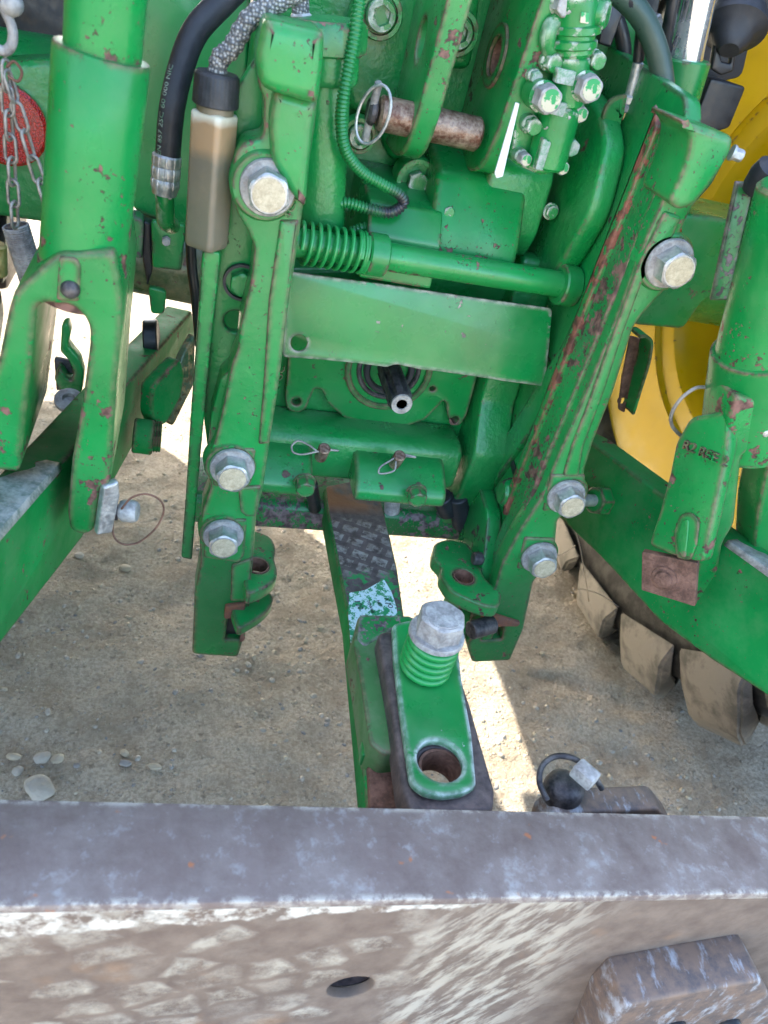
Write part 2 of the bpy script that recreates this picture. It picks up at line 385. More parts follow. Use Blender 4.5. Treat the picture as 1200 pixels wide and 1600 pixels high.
def mk_beamface():
    b = NB('beam_face_with_mud_prints'); mp = b.n('ShaderNodeMapping'); mp.inputs['Rotation'].default_value = (math.radians(90), 0, 0)
    b.l(b.tc.outputs['Object'], mp.inputs['Vector'])
    wv = b.n('ShaderNodeVectorMath', operation='ADD'); nz = b.n('ShaderNodeTexNoise'); nz.inputs['Scale'].default_value = 22; b.l(b.tc.outputs['Object'], nz.inputs['Vector'])
    sc1 = b.n('ShaderNodeVectorMath', operation='SCALE'); b.l(nz.outputs['Color'], sc1.inputs[0]); sc1.inputs['Scale'].default_value = .026
    b.l(mp.outputs[0], wv.inputs[0]); b.l(sc1.outputs[0], wv.inputs[1])
    m2 = b.n('ShaderNodeMapping'); m2.inputs['Rotation'].default_value = (0, 0, math.radians(20)); m2.inputs['Scale'].default_value = (20, 26, 0); b.l(wv.outputs[0], m2.inputs['Vector'])
    vo = b.n('ShaderNodeTexVoronoi', feature='DISTANCE_TO_EDGE', voronoi_dimensions='2D'); vo.inputs['Scale'].default_value = 1; vo.inputs['Randomness'].default_value = .62; b.l(m2.outputs[0], vo.inputs['Vector'])
    vc_ = b.n('ShaderNodeTexVoronoi', voronoi_dimensions='2D'); vc_.inputs['Scale'].default_value = 1; vc_.inputs['Randomness'].default_value = .62; b.l(m2.outputs[0], vc_.inputs['Vector'])
    sx = b.n('ShaderNodeSeparateXYZ'); b.l(b.tc.outputs['Object'], sx.inputs[0])
    left = b.ramp(sx.outputs['X'], -.02, -.06)
    cellv = b.ramp(vc_.outputs['Color'], .30, .68)
    brk = b.mth('MULTIPLY', b.mth('MULTIPLY', b.ramp(vo.outputs['Distance'], .06, .20), cellv), b.ramp(b.noise(32, 8, .8), .40, .60))
    m4 = b.n('ShaderNodeMapping'); m4.inputs['Rotation'].default_value = (0, 0, math.radians(ROTM)); b.l(mp.outputs[0], m4.inputs['Vector']); m3 = b.n('ShaderNodeMapping'); m3.inputs['Scale'].default_value = (1.0, 3.4, 1); b.l(m4.outputs[0], m3.inputs['Vector'])
    st = b.noise(15, 6, .68, vec=m3.outputs[0]); st = b.mth('MULTIPLY', b.ramp(st, .45, .56), b.ramp(sx.outputs['X'], .15, .08))
    mud = b.mix(left, st, brk)
    n = b.noise(30, 6, .65); n3 = b.noise(110, 4, .7)
    c = b.mix(b.ramp(n, .35, .65), (.14, .098, .074), (.215, .16, .12))
    c = b.mix(b.ramp(b.noise(12, 3, off=6), .62, .7, 0, .5), c, (.30, .17, .09))
    c = b.mix(b.mth('MULTIPLY', mud, .85), c, (.48, .42, .33))
    e = b.mth('MULTIPLY', b.ramp(b.mth('ADD', sx.outputs['Z'], b.ramp(b.noise(40, 5), .3, .7, -.006, .006)), .1615, .165), b.ramp(b.noise(50, 5, .7), .40, .55)); c = b.mix(e, c, (.62, .57, .48))
    return b.out(c, .8, 0, b.bump(b.mth('ADD', n3, mud), .0008))
M_BEAMF = mk_beamface()
def mk_bracket():
    b = NB('scraped_bracket_steel'); mp = b.n('ShaderNodeMapping'); mp.inputs['Scale'].default_value = (3, 1, 1); b.l(b.tc.outputs['Object'], mp.inputs['Vector'])
    n = b.noise(26, 6, .7, vec=mp.outputs[0]); n2 = b.noise(60, 5, .7, off=3)
    c = b.mix(b.ramp(n2, .35, .6), (.11, .09, .085), (.22, .15, .11)); c = b.mix(b.ramp(n, .54, .66), c, (.36, .37, .39))
    return b.out(c, .55, .2, b.bump(n, .001))
M_BRKT = mk_bracket()
def mk_drawbar():
    b = NB('drawbar_worn_top'); sx = b.n('ShaderNodeSeparateXYZ'); b.l(b.tc.outputs['Object'], sx.inputs[0])
    n = b.noise(60, 6, .7); n2 = b.noise(14, 4, off=2)
    c = b.mix(b.ramp(n, .35, .65), (.05, .038, .038), (.13, .10, .095))
    m2 = b.n('ShaderNodeMapping'); m2.inputs['Rotation'].default_value = (0, 0, math.radians(25)); b.l(b.tc.outputs['Object'], m2.inputs['Vector'])
    br = b.n('ShaderNodeTexBrick'); br.inputs['Scale'].default_value = 1; br.inputs['Brick Width'].default_value = .030; br.inputs['Row Height'].default_value = .025; br.inputs['Mortar Size'].default_value = .0045; br.inputs['Mortar Smooth'].default_value = .3
    br.inputs['Color1'].default_value = (1, 1, 1, 1); br.inputs['Color2'].default_value = (.6, .6, .6, 1); br.inputs['Mortar'].default_value = (0, 0, 0, 1); b.l(m2.outputs[0], br.inputs['Vector'])
    y = sx.outputs['Y']
    band = b.mth('MULTIPLY', b.ramp(y, .185, .17), b.ramp(y, .045, .065))
    pr = b.mth('MULTIPLY', b.mth('MULTIPLY', b.ramp(br.outputs['Color'], .3, .9), band), b.ramp(n, .42, .58))
    c = b.mix(b.mth('MULTIPLY', pr, .75), c, (.36, .35, .32))
    rb = b.mth('MULTIPLY', b.ramp(y, .19, .22), b.ramp(n2, .40, .55)); c = b.mix(rb, c, (.30, .11, .04))
    gp = b.mth('MULTIPLY', b.ramp(b.noise(50, 5, .7, off=7), .54, .57), b.mth('MULTIPLY', b.ramp(y, .075, .05), b.ramp(y, -.05, -.02))); c = b.mix(gp, c, (.01, .24, .06))
    return b.out(c, .6, .1, b.bump(b.mth('ADD', n, pr), .001))
M_DBAR = mk_drawbar()
def mk_label():
    b = NB('torn_white_label'); m = b.ramp(b.noise(75, 5, .75), .50, .52)
    return b.out(b.mix(m, (.55, .70, .72), (.02, .26, .10)), .45, 0)
M_LABEL = mk_label()
M_INK = metal('black_ink', (.02, .02, .02), (.03, .03, .03), 20, (.4, .5), 0, .0001)
M_CRACK = M_DARKST
# ================================================================== GROUND
def axis(lo, hi, a, b, step):
    v = []; x = a
    while x <= b + 1e-9: v.append(x); x += step
    s = step
    while v[-1] < hi: s *= 1.35; v.append(v[-1] + s)
    s = step
    while v[0] > lo: s *= 1.35; v.insert(0, v[0] - s)
    return v
def gh(x, y):
    p = Vector((x, y, 0))
    h = .020 * noise.noise(p * 1.7) + .010 * noise.noise(p * 5) + .006 * noise.noise(p * 13) + .0035 * noise.noise(p * 33)
    # soft tyre tracks: shallow angled bars pressed into the dust
    if 0.55 < x < 1.3 and y < 1.1:
        h -= .010 * max(0, math.sin((x * .5 + y) * 38)) * max(0, 1 - abs(x - .92) / .35)
    return h
xs = axis(-120, 120, -1.3, 2.1, .0135); ys = axis(-120, 160, .25, 3.0, .0135)
vs = []; far = 0
for yy in ys:
    for xx in xs:
        inn = -1.3 < xx < 2.1 and .25 < yy < 3.0
        vs.append((xx, yy, gh(xx, yy)) if inn or (abs(xx) < 8 and abs(yy) < 8) else (xx, yy, 0))
nx = len(xs); fs = [(j * nx + i, j * nx + i + 1, (j + 1) * nx + i + 1, (j + 1) * nx + i) for j in range(len(ys) - 1) for i in range(nx - 1)]
me = bpy.data.meshes.new('ground'); me.from_pydata(vs, [], fs); me.update()
for p in me.polygons: p.use_smooth = True
me.materials.append(M_SOIL); g = bpy.data.objects.new('ground', me); COL.objects.link(g); g['kind'] = 'structure'
def pebble(bm, c, r, rnd, flat=.55, sub=1):
    t = bmesh.ops.create_icosphere(bm, subdivisions=sub, radius=1)
    sx_, sy_, rz = r * rnd.uniform(.8, 1.35), r * rnd.uniform(.7, 1.0), rnd.uniform(0, 6.28)
    o = Vector((rnd.random() * 50, rnd.random() * 50, 0))
    for v in t['verts']:
        k = 1 + .22 * noise.noise(v.co * 1.3 + o)
        v.co = Vector((v.co.x * sx_ * k, v.co.y * sy_ * k, v.co.z * r * flat * k))
        v.co = Matrix.Rotation(rz, 3, 'Z') @ v.co + Vector(c)
rnd = random.Random(3)
for nm, mt, cnt, ro in (('gravel', M_ST1, 3600, (.0014, .0085)), ('gravel', M_ST2, 5200, (.0013, .0078)), ('gravel', M_ST3, 3000, (.0012, .0075))):
    bm = bmesh.new()
    for k in range(cnt):
        x, y = rnd.uniform(-.6, 1.2), rnd.uniform(.35, 2.6)
        if noise.noise(Vector((x * 3, y * 3, 4))) + rnd.uniform(-.5, .5) < .05: continue
        r = ro[0] + (ro[1] - ro[0]) * rnd.random() ** 3
        pebble(bm, (x, y, gh(x, y) - r * .12), r, rnd, .6)
    me = bpy.data.meshes.new('gravel'); bm.to_mesh(me); bm.free()
    for p in me.polygons: p.use_smooth = True
    o = fin('gravel', me, mt, smooth=False); o['kind'] = 'stuff'
# stones one can pick out
STN = [(66, 1188, .013, M_ST1, 'round grey stone near the left end of the steel beam'), (62, 1236, .023, M_ST1, 'largest pale stone, half hidden by the steel beam at lower left'),
       (22, 1186, .010, M_ST2, 'small buff pebble at the left edge beside the round grey stone'), (90, 1190, .010, M_ST2, 'small flat pebble just right of the round grey stone'),
       (196, 1296 - 100, .009, M_ST3, 'dark oval pebble above the steel beam left of centre'), (196, 886, .011, M_ST2, 'flat pale elongated stone behind the left lower arm'),
       (28, 1208, .009, M_ST1, 'tiny flat pebble left of the largest pale stone'), (124, 868, .010, M_ST1, 'grey stone close to the lower edge of the left arm'),
       (192, 1020, .005, M_ST2, 'tan pebble alone on bare soil left of the hitch rail'), (157, 914, .006, M_ST2, 'little pale pebble below the left arm edge'),
       (242, 1201, .009, M_ST2, 'slim buff pebble lying left of centre above the beam'), (195, 1180, .008, M_ST2, 'angular cream pebble above the dark oval pebble'),
       (498, 1215, .004, M_ST2, 'tiny white pebble left of the drawbar end'), (425, 925, .007, M_ST2, 'pale pebble seen beside the left hook lug'),
       (848, 1020, .008, M_ST2, 'rounded pebble right of the right hook'), (388, 1038, .007, M_ST1, 'small grey pebble right of the left hook'),
       (478, 998, .006, M_ST2, 'cream pebble midway between left hook and drawbar'), (470, 1012, .006, M_ST3, 'dark pebble beside the cream pebble near the drawbar'),
       (502, 978, .007, M_ST2, 'flat pebble just left of the drawbar side'), (75, 1118, .007, M_ST1, 'grey pebble left of frame above the round grey stone')]
for px, py, r, mt, lb in STN:
    P = PZ(.004).at(px, py); bm = bmesh.new(); pebble(bm, (P.x, P.y, gh(P.x, P.y) + r * .25), r, rnd, .5, 3)
    me = bpy.data.meshes.new('stone'); bm.to_mesh(me); bm.free(); top(fin('stone', me, mt, ang=80), lb, 'stone', 'loose stones on the soil')
# ================================================================== WHEELS
AX_Y, AX_Z, RT = 1.34, .91, .93
def wheel(side, label):
    cx = .286 + side * .735; c = Vector((cx, AX_Y, AX_Z)); d = Vector((side, 0, 0))
    t = thing('rear_wheel', label, 'wheel', (cx, AX_Y, 0), 'rear wheels of the tractor')
    prof = [(.045, .56), (.02, .585), (0.0, .63), (-.012, .69), (.0, .76), (.03, .805), (.10, .835), (.28, .845), (.46, .835), (.53, .805), (.56, .76), (.572, .69), (.56, .63), (.54, .585), (.515, .56)]
    prof = [(t_, r_ + (.03 if r_ > .62 else 0)) for t_, r_ in prof]
    me = lathe_me(c, d, prof, 96, closed=True)
    at = me.attributes.new('dust', 'FLOAT', 'POINT')
    for i, v in enumerate(me.vertices):
        q = v.co - c; rr = math.hypot(q.y, q.z); at.data[i].value = max(0, (rr - .872) * 14) + 0
    fin('tyre', me, M_TYRE, t, ang=60)
    rp = [(.05, .575), (.046, .600), (.052, .606), (.062, .60), (.066, .575), (.07, .558), (.080, .54), (.100, .47), (.112, .420), (.115, .408), (.120, .410), (.130, .406), (.136, .385), (.142, .368), (.155, .358), (.18, .350), (.27, .335), (.30, .33), (.315, .30), (.33, .16), (.35, .14),
          (.40, .14), (.40, .36), (.37, .42), (.40, .50), (.43, .55), (.49, .556), (.51, .60), (.51, .57), (.48, .566), (.40, .558), (.3, .535), (.2, .55), (.1, .572)]
    fin('rim', lathe_me(c, d, rp, 96, closed=True), P_YEL, t, ang=30)
    lathe('hub', c - d * (-.20), d, [(0, .09), (.0, .125), (.16, .13), (.19, .15)], P_OLD, t, n=36)
    for k in range(10):
        a = 2 * math.pi * k / 10 + .3
        bolt(t, c + d * .326 + Vector((0, math.cos(a), math.sin(a))) * .22, -d, .03, .02, P_YEL, name='wheel_nut')
    # tread bars: one shape for each row, turned round the axle
    def lugmesh(row):
        bm = bmesh.new(); sec = []; N = 9
        for i in range(N):
            s = i / (N - 1)                                  # 0 on the sidewall, 1 past the middle
            if row: s_x = .575 - .34 * s
            else: s_x = -.012 + .34 * s
            th = .34 * (s ** .85); hw = .058 + .066 * (1 - s)
            if i == 0: r0, r1 = .72, .775
            elif i == 1: r0, r1 = .80, .865
            else: r0, r1 = .835, .896 + .004 * math.sin(s * 3)
            r0 += .03; r1 += .03; hw2 = hw * .62
            x_in = s_x + ((-.012 if not row else .012) if i < 2 else 0)
            def P(t, r, x): return (x, math.sin(t) * r, -math.cos(t) * r)
            da, db = hw / .9, hw2 / .9
            sec.append([bm.verts.new(P(th - da, r0, x_in)), bm.verts.new(P(th - db, r1, x_in)), bm.verts.new(P(th + db, r1, x_in)), bm.verts.new(P(th + da, r0, x_in))])
        for a_, b_ in zip(sec, sec[1:]):
            for k in range(4): bm.faces.new((a_[k], a_[(k + 1) % 4], b_[(k + 1) % 4], b_[k]))
        bm.faces.new(sec[0]); bm.faces.new(sec[-1]); bmesh.ops.recalc_face_normals(bm, faces=bm.faces)
        bmesh.ops.bevel(bm, geom=bm.edges[:], offset=.006, segments=2, affect='EDGES')
        if side < 0:
            for v in bm.verts: v.co.x *= -1
            bmesh.ops.reverse_faces(bm, faces=bm.faces)
        me = bpy.data.meshes.new('tread_bar'); bm.to_mesh(me); bm.free(); at = me.attributes.new('dust', 'FLOAT', 'POINT')
        for i in range(len(me.vertices)): at.data[i].value = .78
        for p in me.polygons: p.use_smooth = True
        me.set_sharp_from_angle(angle=math.radians(35)); me.materials.append(M_TYRE); return me
    for row in (0, 1):
        lm = lugmesh(row)
        for k in range(22):
            o = bpy.data.objects.new('tread_bar', lm); COL.objects.link(o); o.parent = t
            o.location = (0, 0, AX_Z); o.rotation_euler = (2 * math.pi * (k + .5 * row) / 22 + .13, 0, 0)
wheel(1, 'right rear tractor wheel with yellow rim and dusty black lugged tyre')
wheel(-1, 'left rear tractor wheel standing beyond the left lift link')
# ================================================================== TRACTOR BODY AND REAR HOUSING
T = thing('tractor_body', 'green tractor rear end with cast housing, drive shaft and side walls between the hitch rails', 'tractor', (.286, 1.2, 0))
XC = .286
# casting behind everything
slab('rear_casting', PY(1.06), [(-.236, -.08), (.184, -.08), (.184, .62), (-.236, .62)], .5, P_HOUS, T, px=False, r=.03, bev=.01)
slab('drive_face', PY(.99), [(395, 420), (800, 420), (790, 720), (415, 700)], .08, P_HOUS, T, r=.02, bev=.006)
pc = PY(.972)
slab('drive_cover', pc, [(452, 520), (449, 590), (445, 622), (449, 640), (463, 646), (478, 640), (485, 622), (492, 607), (502, 608), (514, 632), (537, 652), (577, 666), (625, 669), (663, 657), (684, 636), (692, 626), (698, 630), (699, 648), (706, 664), (718, 666), (729, 650), (740, 610), (752, 560), (756, 520)], .02, P_COVER, T, r=.006, bev=.002,
     holes=[hole_px(pc, (463, 628), .0065), hole_px(pc, (710, 657), .0065), hole_px(pc, (676, 608), .004)])
S0 = Vector((XC, .972, .78))
for r0, r1, h, m_, nm in ((.055, .064, .004, P_COVER, 'seal_ring'), (.040, .047, .003, M_DARKST, 'seal_ring'), (.028, .037, .006, M_RUBBER, 'seal_ring')):
    lathe(nm, S0, (0, -1, 0), [(-.01, r0), (h, r0), (h + .002, r0 + .002), (h + .002, r1 - .002), (h, r1), (-.01, r1)], m_, T, n=48, closed=True)
def spl(th, j, r):
    k = (th * 6 / (2 * math.pi)) % 1
    return r if (k < .52 or j in (0, 3, 4)) else r * .78
sh = lathe('drive_shaft', S0, (0, -1, 0), [(-.02, .0175), (.03, .0175), (.088, .0175), (.094, .0150), (.098, .0150)], M_DARKST, T, n=96, fn=spl, ang=25)
lathe('shaft_end', S0 + Vector((0, -.098, 0)), (0, -1, 0), [(0, .0145), (.002, .0140), (.002, .0075), (-.006, .006), (-.006, .003)], M_ZINC, sh, n=36)
lathe('centre_bore', S0 + Vector((0, -.0945, 0)), (0, -1, 0), [(0, .0062), (.0022, .0060)], M_RUST, sh, n=24)
# support casting under the cover
prismx('support_casting', .068, .415, [(.99, .694), (.937, .694), (.918, .686), (.913, .655), (.915, .62), (.99, .62)], P_HOUS, T, r=.01, bev=.008)
prismx('support_lug', .060, .1875, [(.93, .676), (.898, .672), (.864, .652), (.857, .642), (.857, .626), (.93, .626)], P_COVER, T, r=.01, bev=.006)
prismx('support_lug', .248, .385, [(.93, .676), (.898, .672), (.864, .652), (.857, .642), (.857, .626), (.93, .626)], P_COVER, T, r=.01, bev=.006)
for px, py in ((476, 752), (650, 768)):
    P = Y(px, py, .853); bolt(T, P, (0, -1, -.15), .024, .016, P_COVER, washer=.0155, wt=.003)
for px, py, s in ((505, 705, 0), (622, 716, 1)):
    P = Y(px, py, .876); d = nrm((0, -.5, .86))
    pn = cyl('support_pin', P - d * .02, P + d * .010, .0085, M_PIN, T, ch=.0015)
    q = P + d * .006
    if not s: pts = [(-.045, 0), (-.036, .008), (-.02, .003), (-.008, -.004), (.0, .0), (.02, .0)]; loop = [(.02, -.001), (0, -.001), (-.012, -.005), (-.03, -.010), (-.042, -.008), (-.045, 0)]
    else: pts = [(-.020, -.026), (-.006, -.020), (-.004, -.006), (.004, .003), (.024, .001)]; loop = [(.024, .0), (.0, .0), (-.014, -.008), (-.027, -.018), (-.028, -.026), (-.020, -.026)]
    fa = Vector((1, 0, 0)); fb = nrm((0, .66, .75))
    tube('clip_wire', [q + fa * a + fb * b for a, b in pts + loop[1:]], .0014, M_WIRE, pn, n=8)
# lower cross beam
prismx('cross_beam', .03, .47, [(1.06, .545), (.955, .545), (.945, .535), (.945, .497), (1.06, .497)], P_WORN, T, r=.006, bev=.004)
cyl('drawbar_roller', Y(616, 740, .905), Y(612, 800, .905), .012, M_DUSTY, T)
cyl('drawbar_roller', Y(486, 755, .92), Y(492, 795, .95), .010, M_BLACK, T)
for (a, b, c_, d_) in ((715, 775, 722, 820), (690, 775, 700, 800)):
    cyl('stop_pin', Y(a, b, .93), Y(c_, d_, .94), .016, M_RUBBER, T)
# right side wall, with its stepped ribs
sw = PXl(.484)
slab('side_wall', sw, [(-1.06, .44), (-.80, .40), (-.79, .60), (-.79, 1.16), (-.83, 1.20), (-1.06, 1.22)], .02, P_SIDE, T, px=False, r=.01)
slab('side_rib', PXl(.476), [(-.99, .60), (-.93, .60), (-.86, .78), (-.835, .95), (-.835, 1.08), (-.855, 1.08), (-.87, .90), (-.93, .72)], .01, P_SIDE, T, px=False, r=.01)
prismx('corner_casting', .428, .483, [(1.0, .50), (.95, .52), (.915, .62), (.91, .69), (.95, .76), (.965, .97), (1.0, .97)], P_HOUS, T, r=.008, bev=.006)
prismx('corner_casting', .458, .482, [(.93, .44), (.86, .44), (.80, .47), (.82, .56), (.86, .62), (.93, .63)], P_SIDE, T, r=.02, bev=.003)
lathe('wall_boss', Vector((.482, .855, .665)), (-1, 0, 0), [(0, .024), (.012, .022), (.02, .016)], P_SIDE, T)
wp = PXl(.456).at(750, 873); cyl('wall_plug', wp + Vector((.004, 0, 0)), wp - Vector((.012, 0, 0)), .010, M_DARKST, T)
for sl_ in ([(787, 692), (793, 690), (806, 735), (801, 742)], [(776, 760), (782, 762), (806, 812), (802, 822), (778, 780)]):
    slab('wall_slot_shade', PXl(.4815), sl_, .002, M_BLACK, T, r=.002, bev=.0006)  # thin black strips, the shade inside open slots put in as colour
slab('wall_slot_shade', PXl(.4745), [(812, 756), (824, 758), (822, 782), (810, 788), (808, 770)], .004, M_DARKST, T, r=.004, bev=.001)  # dark piece standing in for the shade of a hook-shaped hole
# upper right casting around the clutch of ribs
prismx('upper_casting', .345, .43, [(1.06, 1.12), (.985, 1.10), (.955, 1.075), (.95, 1.0), (.965, .97), (1.06, .96)], P_HOUS, T, r=.01, bev=.007)
prismx('upper_casting', .28, .40, [(1.06, 1.085), (.955, 1.055), (.925, 1.0), (.915, .955), (1.06, .94)], P_LINK, T, r=.012, bev=.008)
prismx('step_casting', .200, .292, [(1.06, 1.03), (.93, 1.015), (.905, .985), (.90, .93), (1.06, .93)], P_SHEET, T, r=.004, bev=.003)
slab('upper_web', PXl(.452), [(-1.06, .95), (-.93, .95), (-.90, 1.0), (-.88, 1.06), (-.90, 1.13), (-.95, 1.16), (-1.06, 1.18)], .03, P_HOUS, T, px=False, r=.02, bev=.008)
P = Y(948, 350, .93); cyl('web_hole_shade', P + Vector((.02, .02, 0)), P - Vector((.004, .008, 0)), .015, M_BLACK, T)  # black cylinder standing in for the shade of a hole in the web
P = Y(935, 335, .945)
# socket screws on the casting
def socket(px, py, y, R, name='socket_screw'):
    P = Y(px, py, y)
    lathe('screw_boss', P + Vector((0, .02, 0)), (0, -1, 0), [(0, R * 1.55), (.017, R * 1.5), (.02, R * 1.42), (.02, R * 1.15), (.015, R * 1.1)], P_HOUS, T, n=36)
    o = lathe(name, P + Vector((0, .006, 0)), (0, -1, 0), [(0, R), (.010, R), (.013, R * .9), (.013, R * .62), (.004, R * .6), (.004, .001)], P_VALVE, T, n=48, fn=lambda th, j, r: hexfn(th, j, r * .9) if j in (3, 4) else r)
socket(595, 24, 1.0, .017); socket(562, 213, 1.01, .014); socket(716, 52, 1.02, .017)
P = Y(652, 284, 1.0); lathe('screw_boss', P + Vector((0, .03, 0)), (0, -1, 0), [(0, .028), (.028, .0275), (.03, .026), (.03, .021), (.024, .020)], P_HOUS, T, n=40); bolt(T, P + Vector((0, .004, 0)), (0, -1, 0), .024, .014, P_VALVE)
# raised panel behind the conduit
slab('casting_panel', PY(1.03), [(575, -60), (668, -60), (655, 60), (640, 150), (648, 250), (610, 255), (585, 180), (540, 175), (535, 60)], .04, P_HOUS, T, r=.02, bev=.012)
slab('casting_panel', PY(1.035), [(700, -60), (760, -60), (742, 80), (735, 110), (690, 108), (690, 60)], .03, P_HOUS, T, r=.015, bev=.01)
# ================================================================== TOP LINK BRACKET
B = thing('top_link_bracket', 'twin upright green bracket plates holding the rusty cross pin', 'bracket', (.286, 1.0, 1.05))
def brk(x, th, lst, hole_c, rx, rz, mat):
    pl = PXl(x); polys = [circ((-hole_c[0], hole_c[1]), rx, 32, rz)]
    return slab('bracket_plate', pl, [(-a, b) for a, b in lst], th, mat, B, px=False, r=.02, bev=.003, holes=polys)
prof = [(1.06, 1.45), (.885, 1.45), (.885, 1.26), (.905, 1.12), (.925, 1.075), (.97, 1.058), (1.06, 1.06)]
h1c = PXl(.227).at(657, 62); h2c = PXl(.322).at(776, 88)
brk(.227, .026, prof, (h1c.y, h1c.z), .019, .022, P_RAIL)
brk(.322, .026, prof, (h2c.y, h2c.z), .019, .022, P_RAIL)
lathe('bush', Vector((.3215, h2c.y, h2c.z)), (-1, 0, 0), [(0, .034), (.003, .033), (.003, .021), (0, .0205)], P_LINK, B, n=40, closed=True)
lathe('rusty_sleeve', Vector((.322, h2c.y, h2c.z)), (1, 0, 0), [(0, .0192), (.026, .0192), (.026, .0165), (0, .0165)], M_RUST, B, n=36, fn=lambda th, j, r: r * 1.0, closed=True)
slab('white_strip', PY(.870), [(806, 160), (812, 162), (786, 276), (776, 279), (773, 271)], .003, M_WHITE, B, r=.001, bev=.0008)
TP = thing('cross_pin', 'rusty steel cross pin lying through the twin bracket plates with a wire lynch clip', 'pin', (.25, .94, 1.10))
pz = Y(700, 200, .935); pz = Vector((.25, pz.y, pz.z))
cyl('pin_shaft', (.19, pz.y, pz.z), (.312, pz.y, pz.z), .0185, M_PIN, TP, ch=.003, n=40)
cyl('pin_collar', (.178, pz.y, pz.z), (.188, pz.y, pz.z), .0150, M_DARKST, TP, ch=.003, n=40)
cyl('clip_pin', (.182, pz.y - .014, pz.z + .032), (.182, pz.y + .004, pz.z - .032), .0045, M_DUSTY, TP)
R_ = []
for k in range(29):
    a = 2 * math.pi * k / 28; R_.append(Vector((.181 + .015 * math.cos(a) + .004 * math.sin(a), pz.y - .022 - .010 * math.cos(a), pz.z + .030 * math.sin(a))))
tube('clip_ring', R_, .0018, M_ZINC, TP, sm=0, n=8)
# ================================================================== ROD, SPRING AND SHIELD
RD = thing('hinge_rod', 'round green rod with coil spring and end collars running across above the shield', 'rod', (.286, .89, .95))
a, b_ = Y(450, 376, .872), Y(884, 446, .905)
cyl('rod', a, b_, .0165, P_COVER, RD, n=36)
dr = (b_ - a).normalized()
lathe('end_boss', b_ - dr * .012, dr, [(0, .024), (.002, .026), (.022, .026), (.024, .024)], P_SHEET, RD, n=40)
c1 = a + dr * ((Y(582, 398, .885) - a).dot(dr))
lathe('collar', c1 - dr * .010, dr, [(0, .0225), (.002, .0245), (.022, .0245), (.024, .0225)], P_SHEET, RD, n=40)
spring('spring', a + dr * .012, c1 - dr * .012, .0225, .0024, 8.2, P_WIRE, RD)
spring('spring', c1 - dr * .020, c1 - dr * .011, .0225, .0022, 2, P_WIRE, RD)
SP = PY(.898, 9, x0=.286, z0=.93)
SH = thing('shaft_shield', 'bright green flat sheet shield hanging over the splined shaft with scraped lower edge', 'shield', (.286, .89, .92))
slab('shield_sheet', SP, [(448, 424), (600, 444), (720, 462), (863, 482), (858, 545), (851, 604), (790, 596), (740, 588), (690, 581), (655, 577), (632, 572), (618, 569), (605, 574), (560, 568), (500, 562), (441, 558)], .004, P_SHIELD, SH, r=.006, bev=.0012, holes=[hole_px(SP, (467, 536), .0105)])
# ================================================================== HITCH RAILS
YR = .775
def railbolts(t, lst, zc=M_HEAD):
    for px, py, rot, R in lst:
        P = Y(px, py, YR - .006); bolt(t, P, (0, -1, 0), R * 1.36, .021, M_ZINC, zc, washer=R, wt=.0045, wmat=M_DUSTY, rot=rot)
L = thing('hitch_rail', 'left green hitch rail with three washered bolts and a hooked foot, bottle hanging beside it', 'rail', (.05, .8, .4), 'upright hitch rails')
pl = PY(YR)
slab('rail_bar', pl, [(412, 60), (402, 110), (405, 140), (412, 152), (412, 215), (380, 222), (366, 245), (362, 290), (368, 330), (384, 356), (398, 385), (392, 440), (376, 505), (372, 545), (362, 570), (352, 620), (336, 690), (328, 705), (324, 740), (330, 760), (316, 800), (312, 850), (314, 875), (304, 930), (300, 1023),
      (372, 1028), (378, 1008), (388, 945), (396, 870), (400, 810), (412, 760), (422, 690), (436, 600), (452, 470), (466, 380), (480, 280), (492, 200), (497, 150), (502, 110), (490, 60)], .045, P_RAIL, L, r=.006, bev=.004,
     holes=[hole_poly(pl, [(356, 968), (381, 966), (378, 1000), (352, 1000)], .003)])
slab('foot_window_shade', PY(YR + .012), [(348, 958), (375, 958), (374, 1004), (348, 1004)], .01, M_BLACK, L, r=.002)  # black plate behind the foot window, painting in the shade inside it
tb = PY(YR - .035)
slab('top_block', tb, [(414, 28), (470, 42), (508, 50), (506, 100), (500, 150), (495, 165), (476, 160), (440, 150), (415, 142), (404, 125), (400, 85)], .075, P_RAIL, L, r=.006, bev=.010)
slab('rail_neck', PY(YR - .018), [(428, 140), (498, 160), (490, 205), (484, 260), (478, 330), (452, 300), (424, 250), (420, 190)], .03, P_RAIL, L, r=.008, bev=.008)
lathe('bolt_boss', Y(414, 293, YR - .005) , (0, 1, 0), [(0, .030), (.004, .033), (.03, .034)], P_RAIL, L, n=40)
lathe('bolt_boss', Y(360, 730, YR - .004) , (0, 1, 0), [(0, .029), (.004, .031), (.02, .0325)], P_RAIL, L, n=40)
lathe('bolt_boss', Y(347, 835, YR - .004) , (0, 1, 0), [(0, .027), (.004, .029), (.02, .0305)], P_RAIL, L, n=40)
slab('raised_pad', PY(YR - .003), [(335, 700), (400, 702), (394, 752), (388, 762), (332, 760)], .008, P_RAIL, L, r=.004)
slab('raised_pad', PY(YR - .003), [(322, 812), (386, 812), (382, 868), (374, 880), (318, 872)], .008, P_RAIL, L, r=.004)
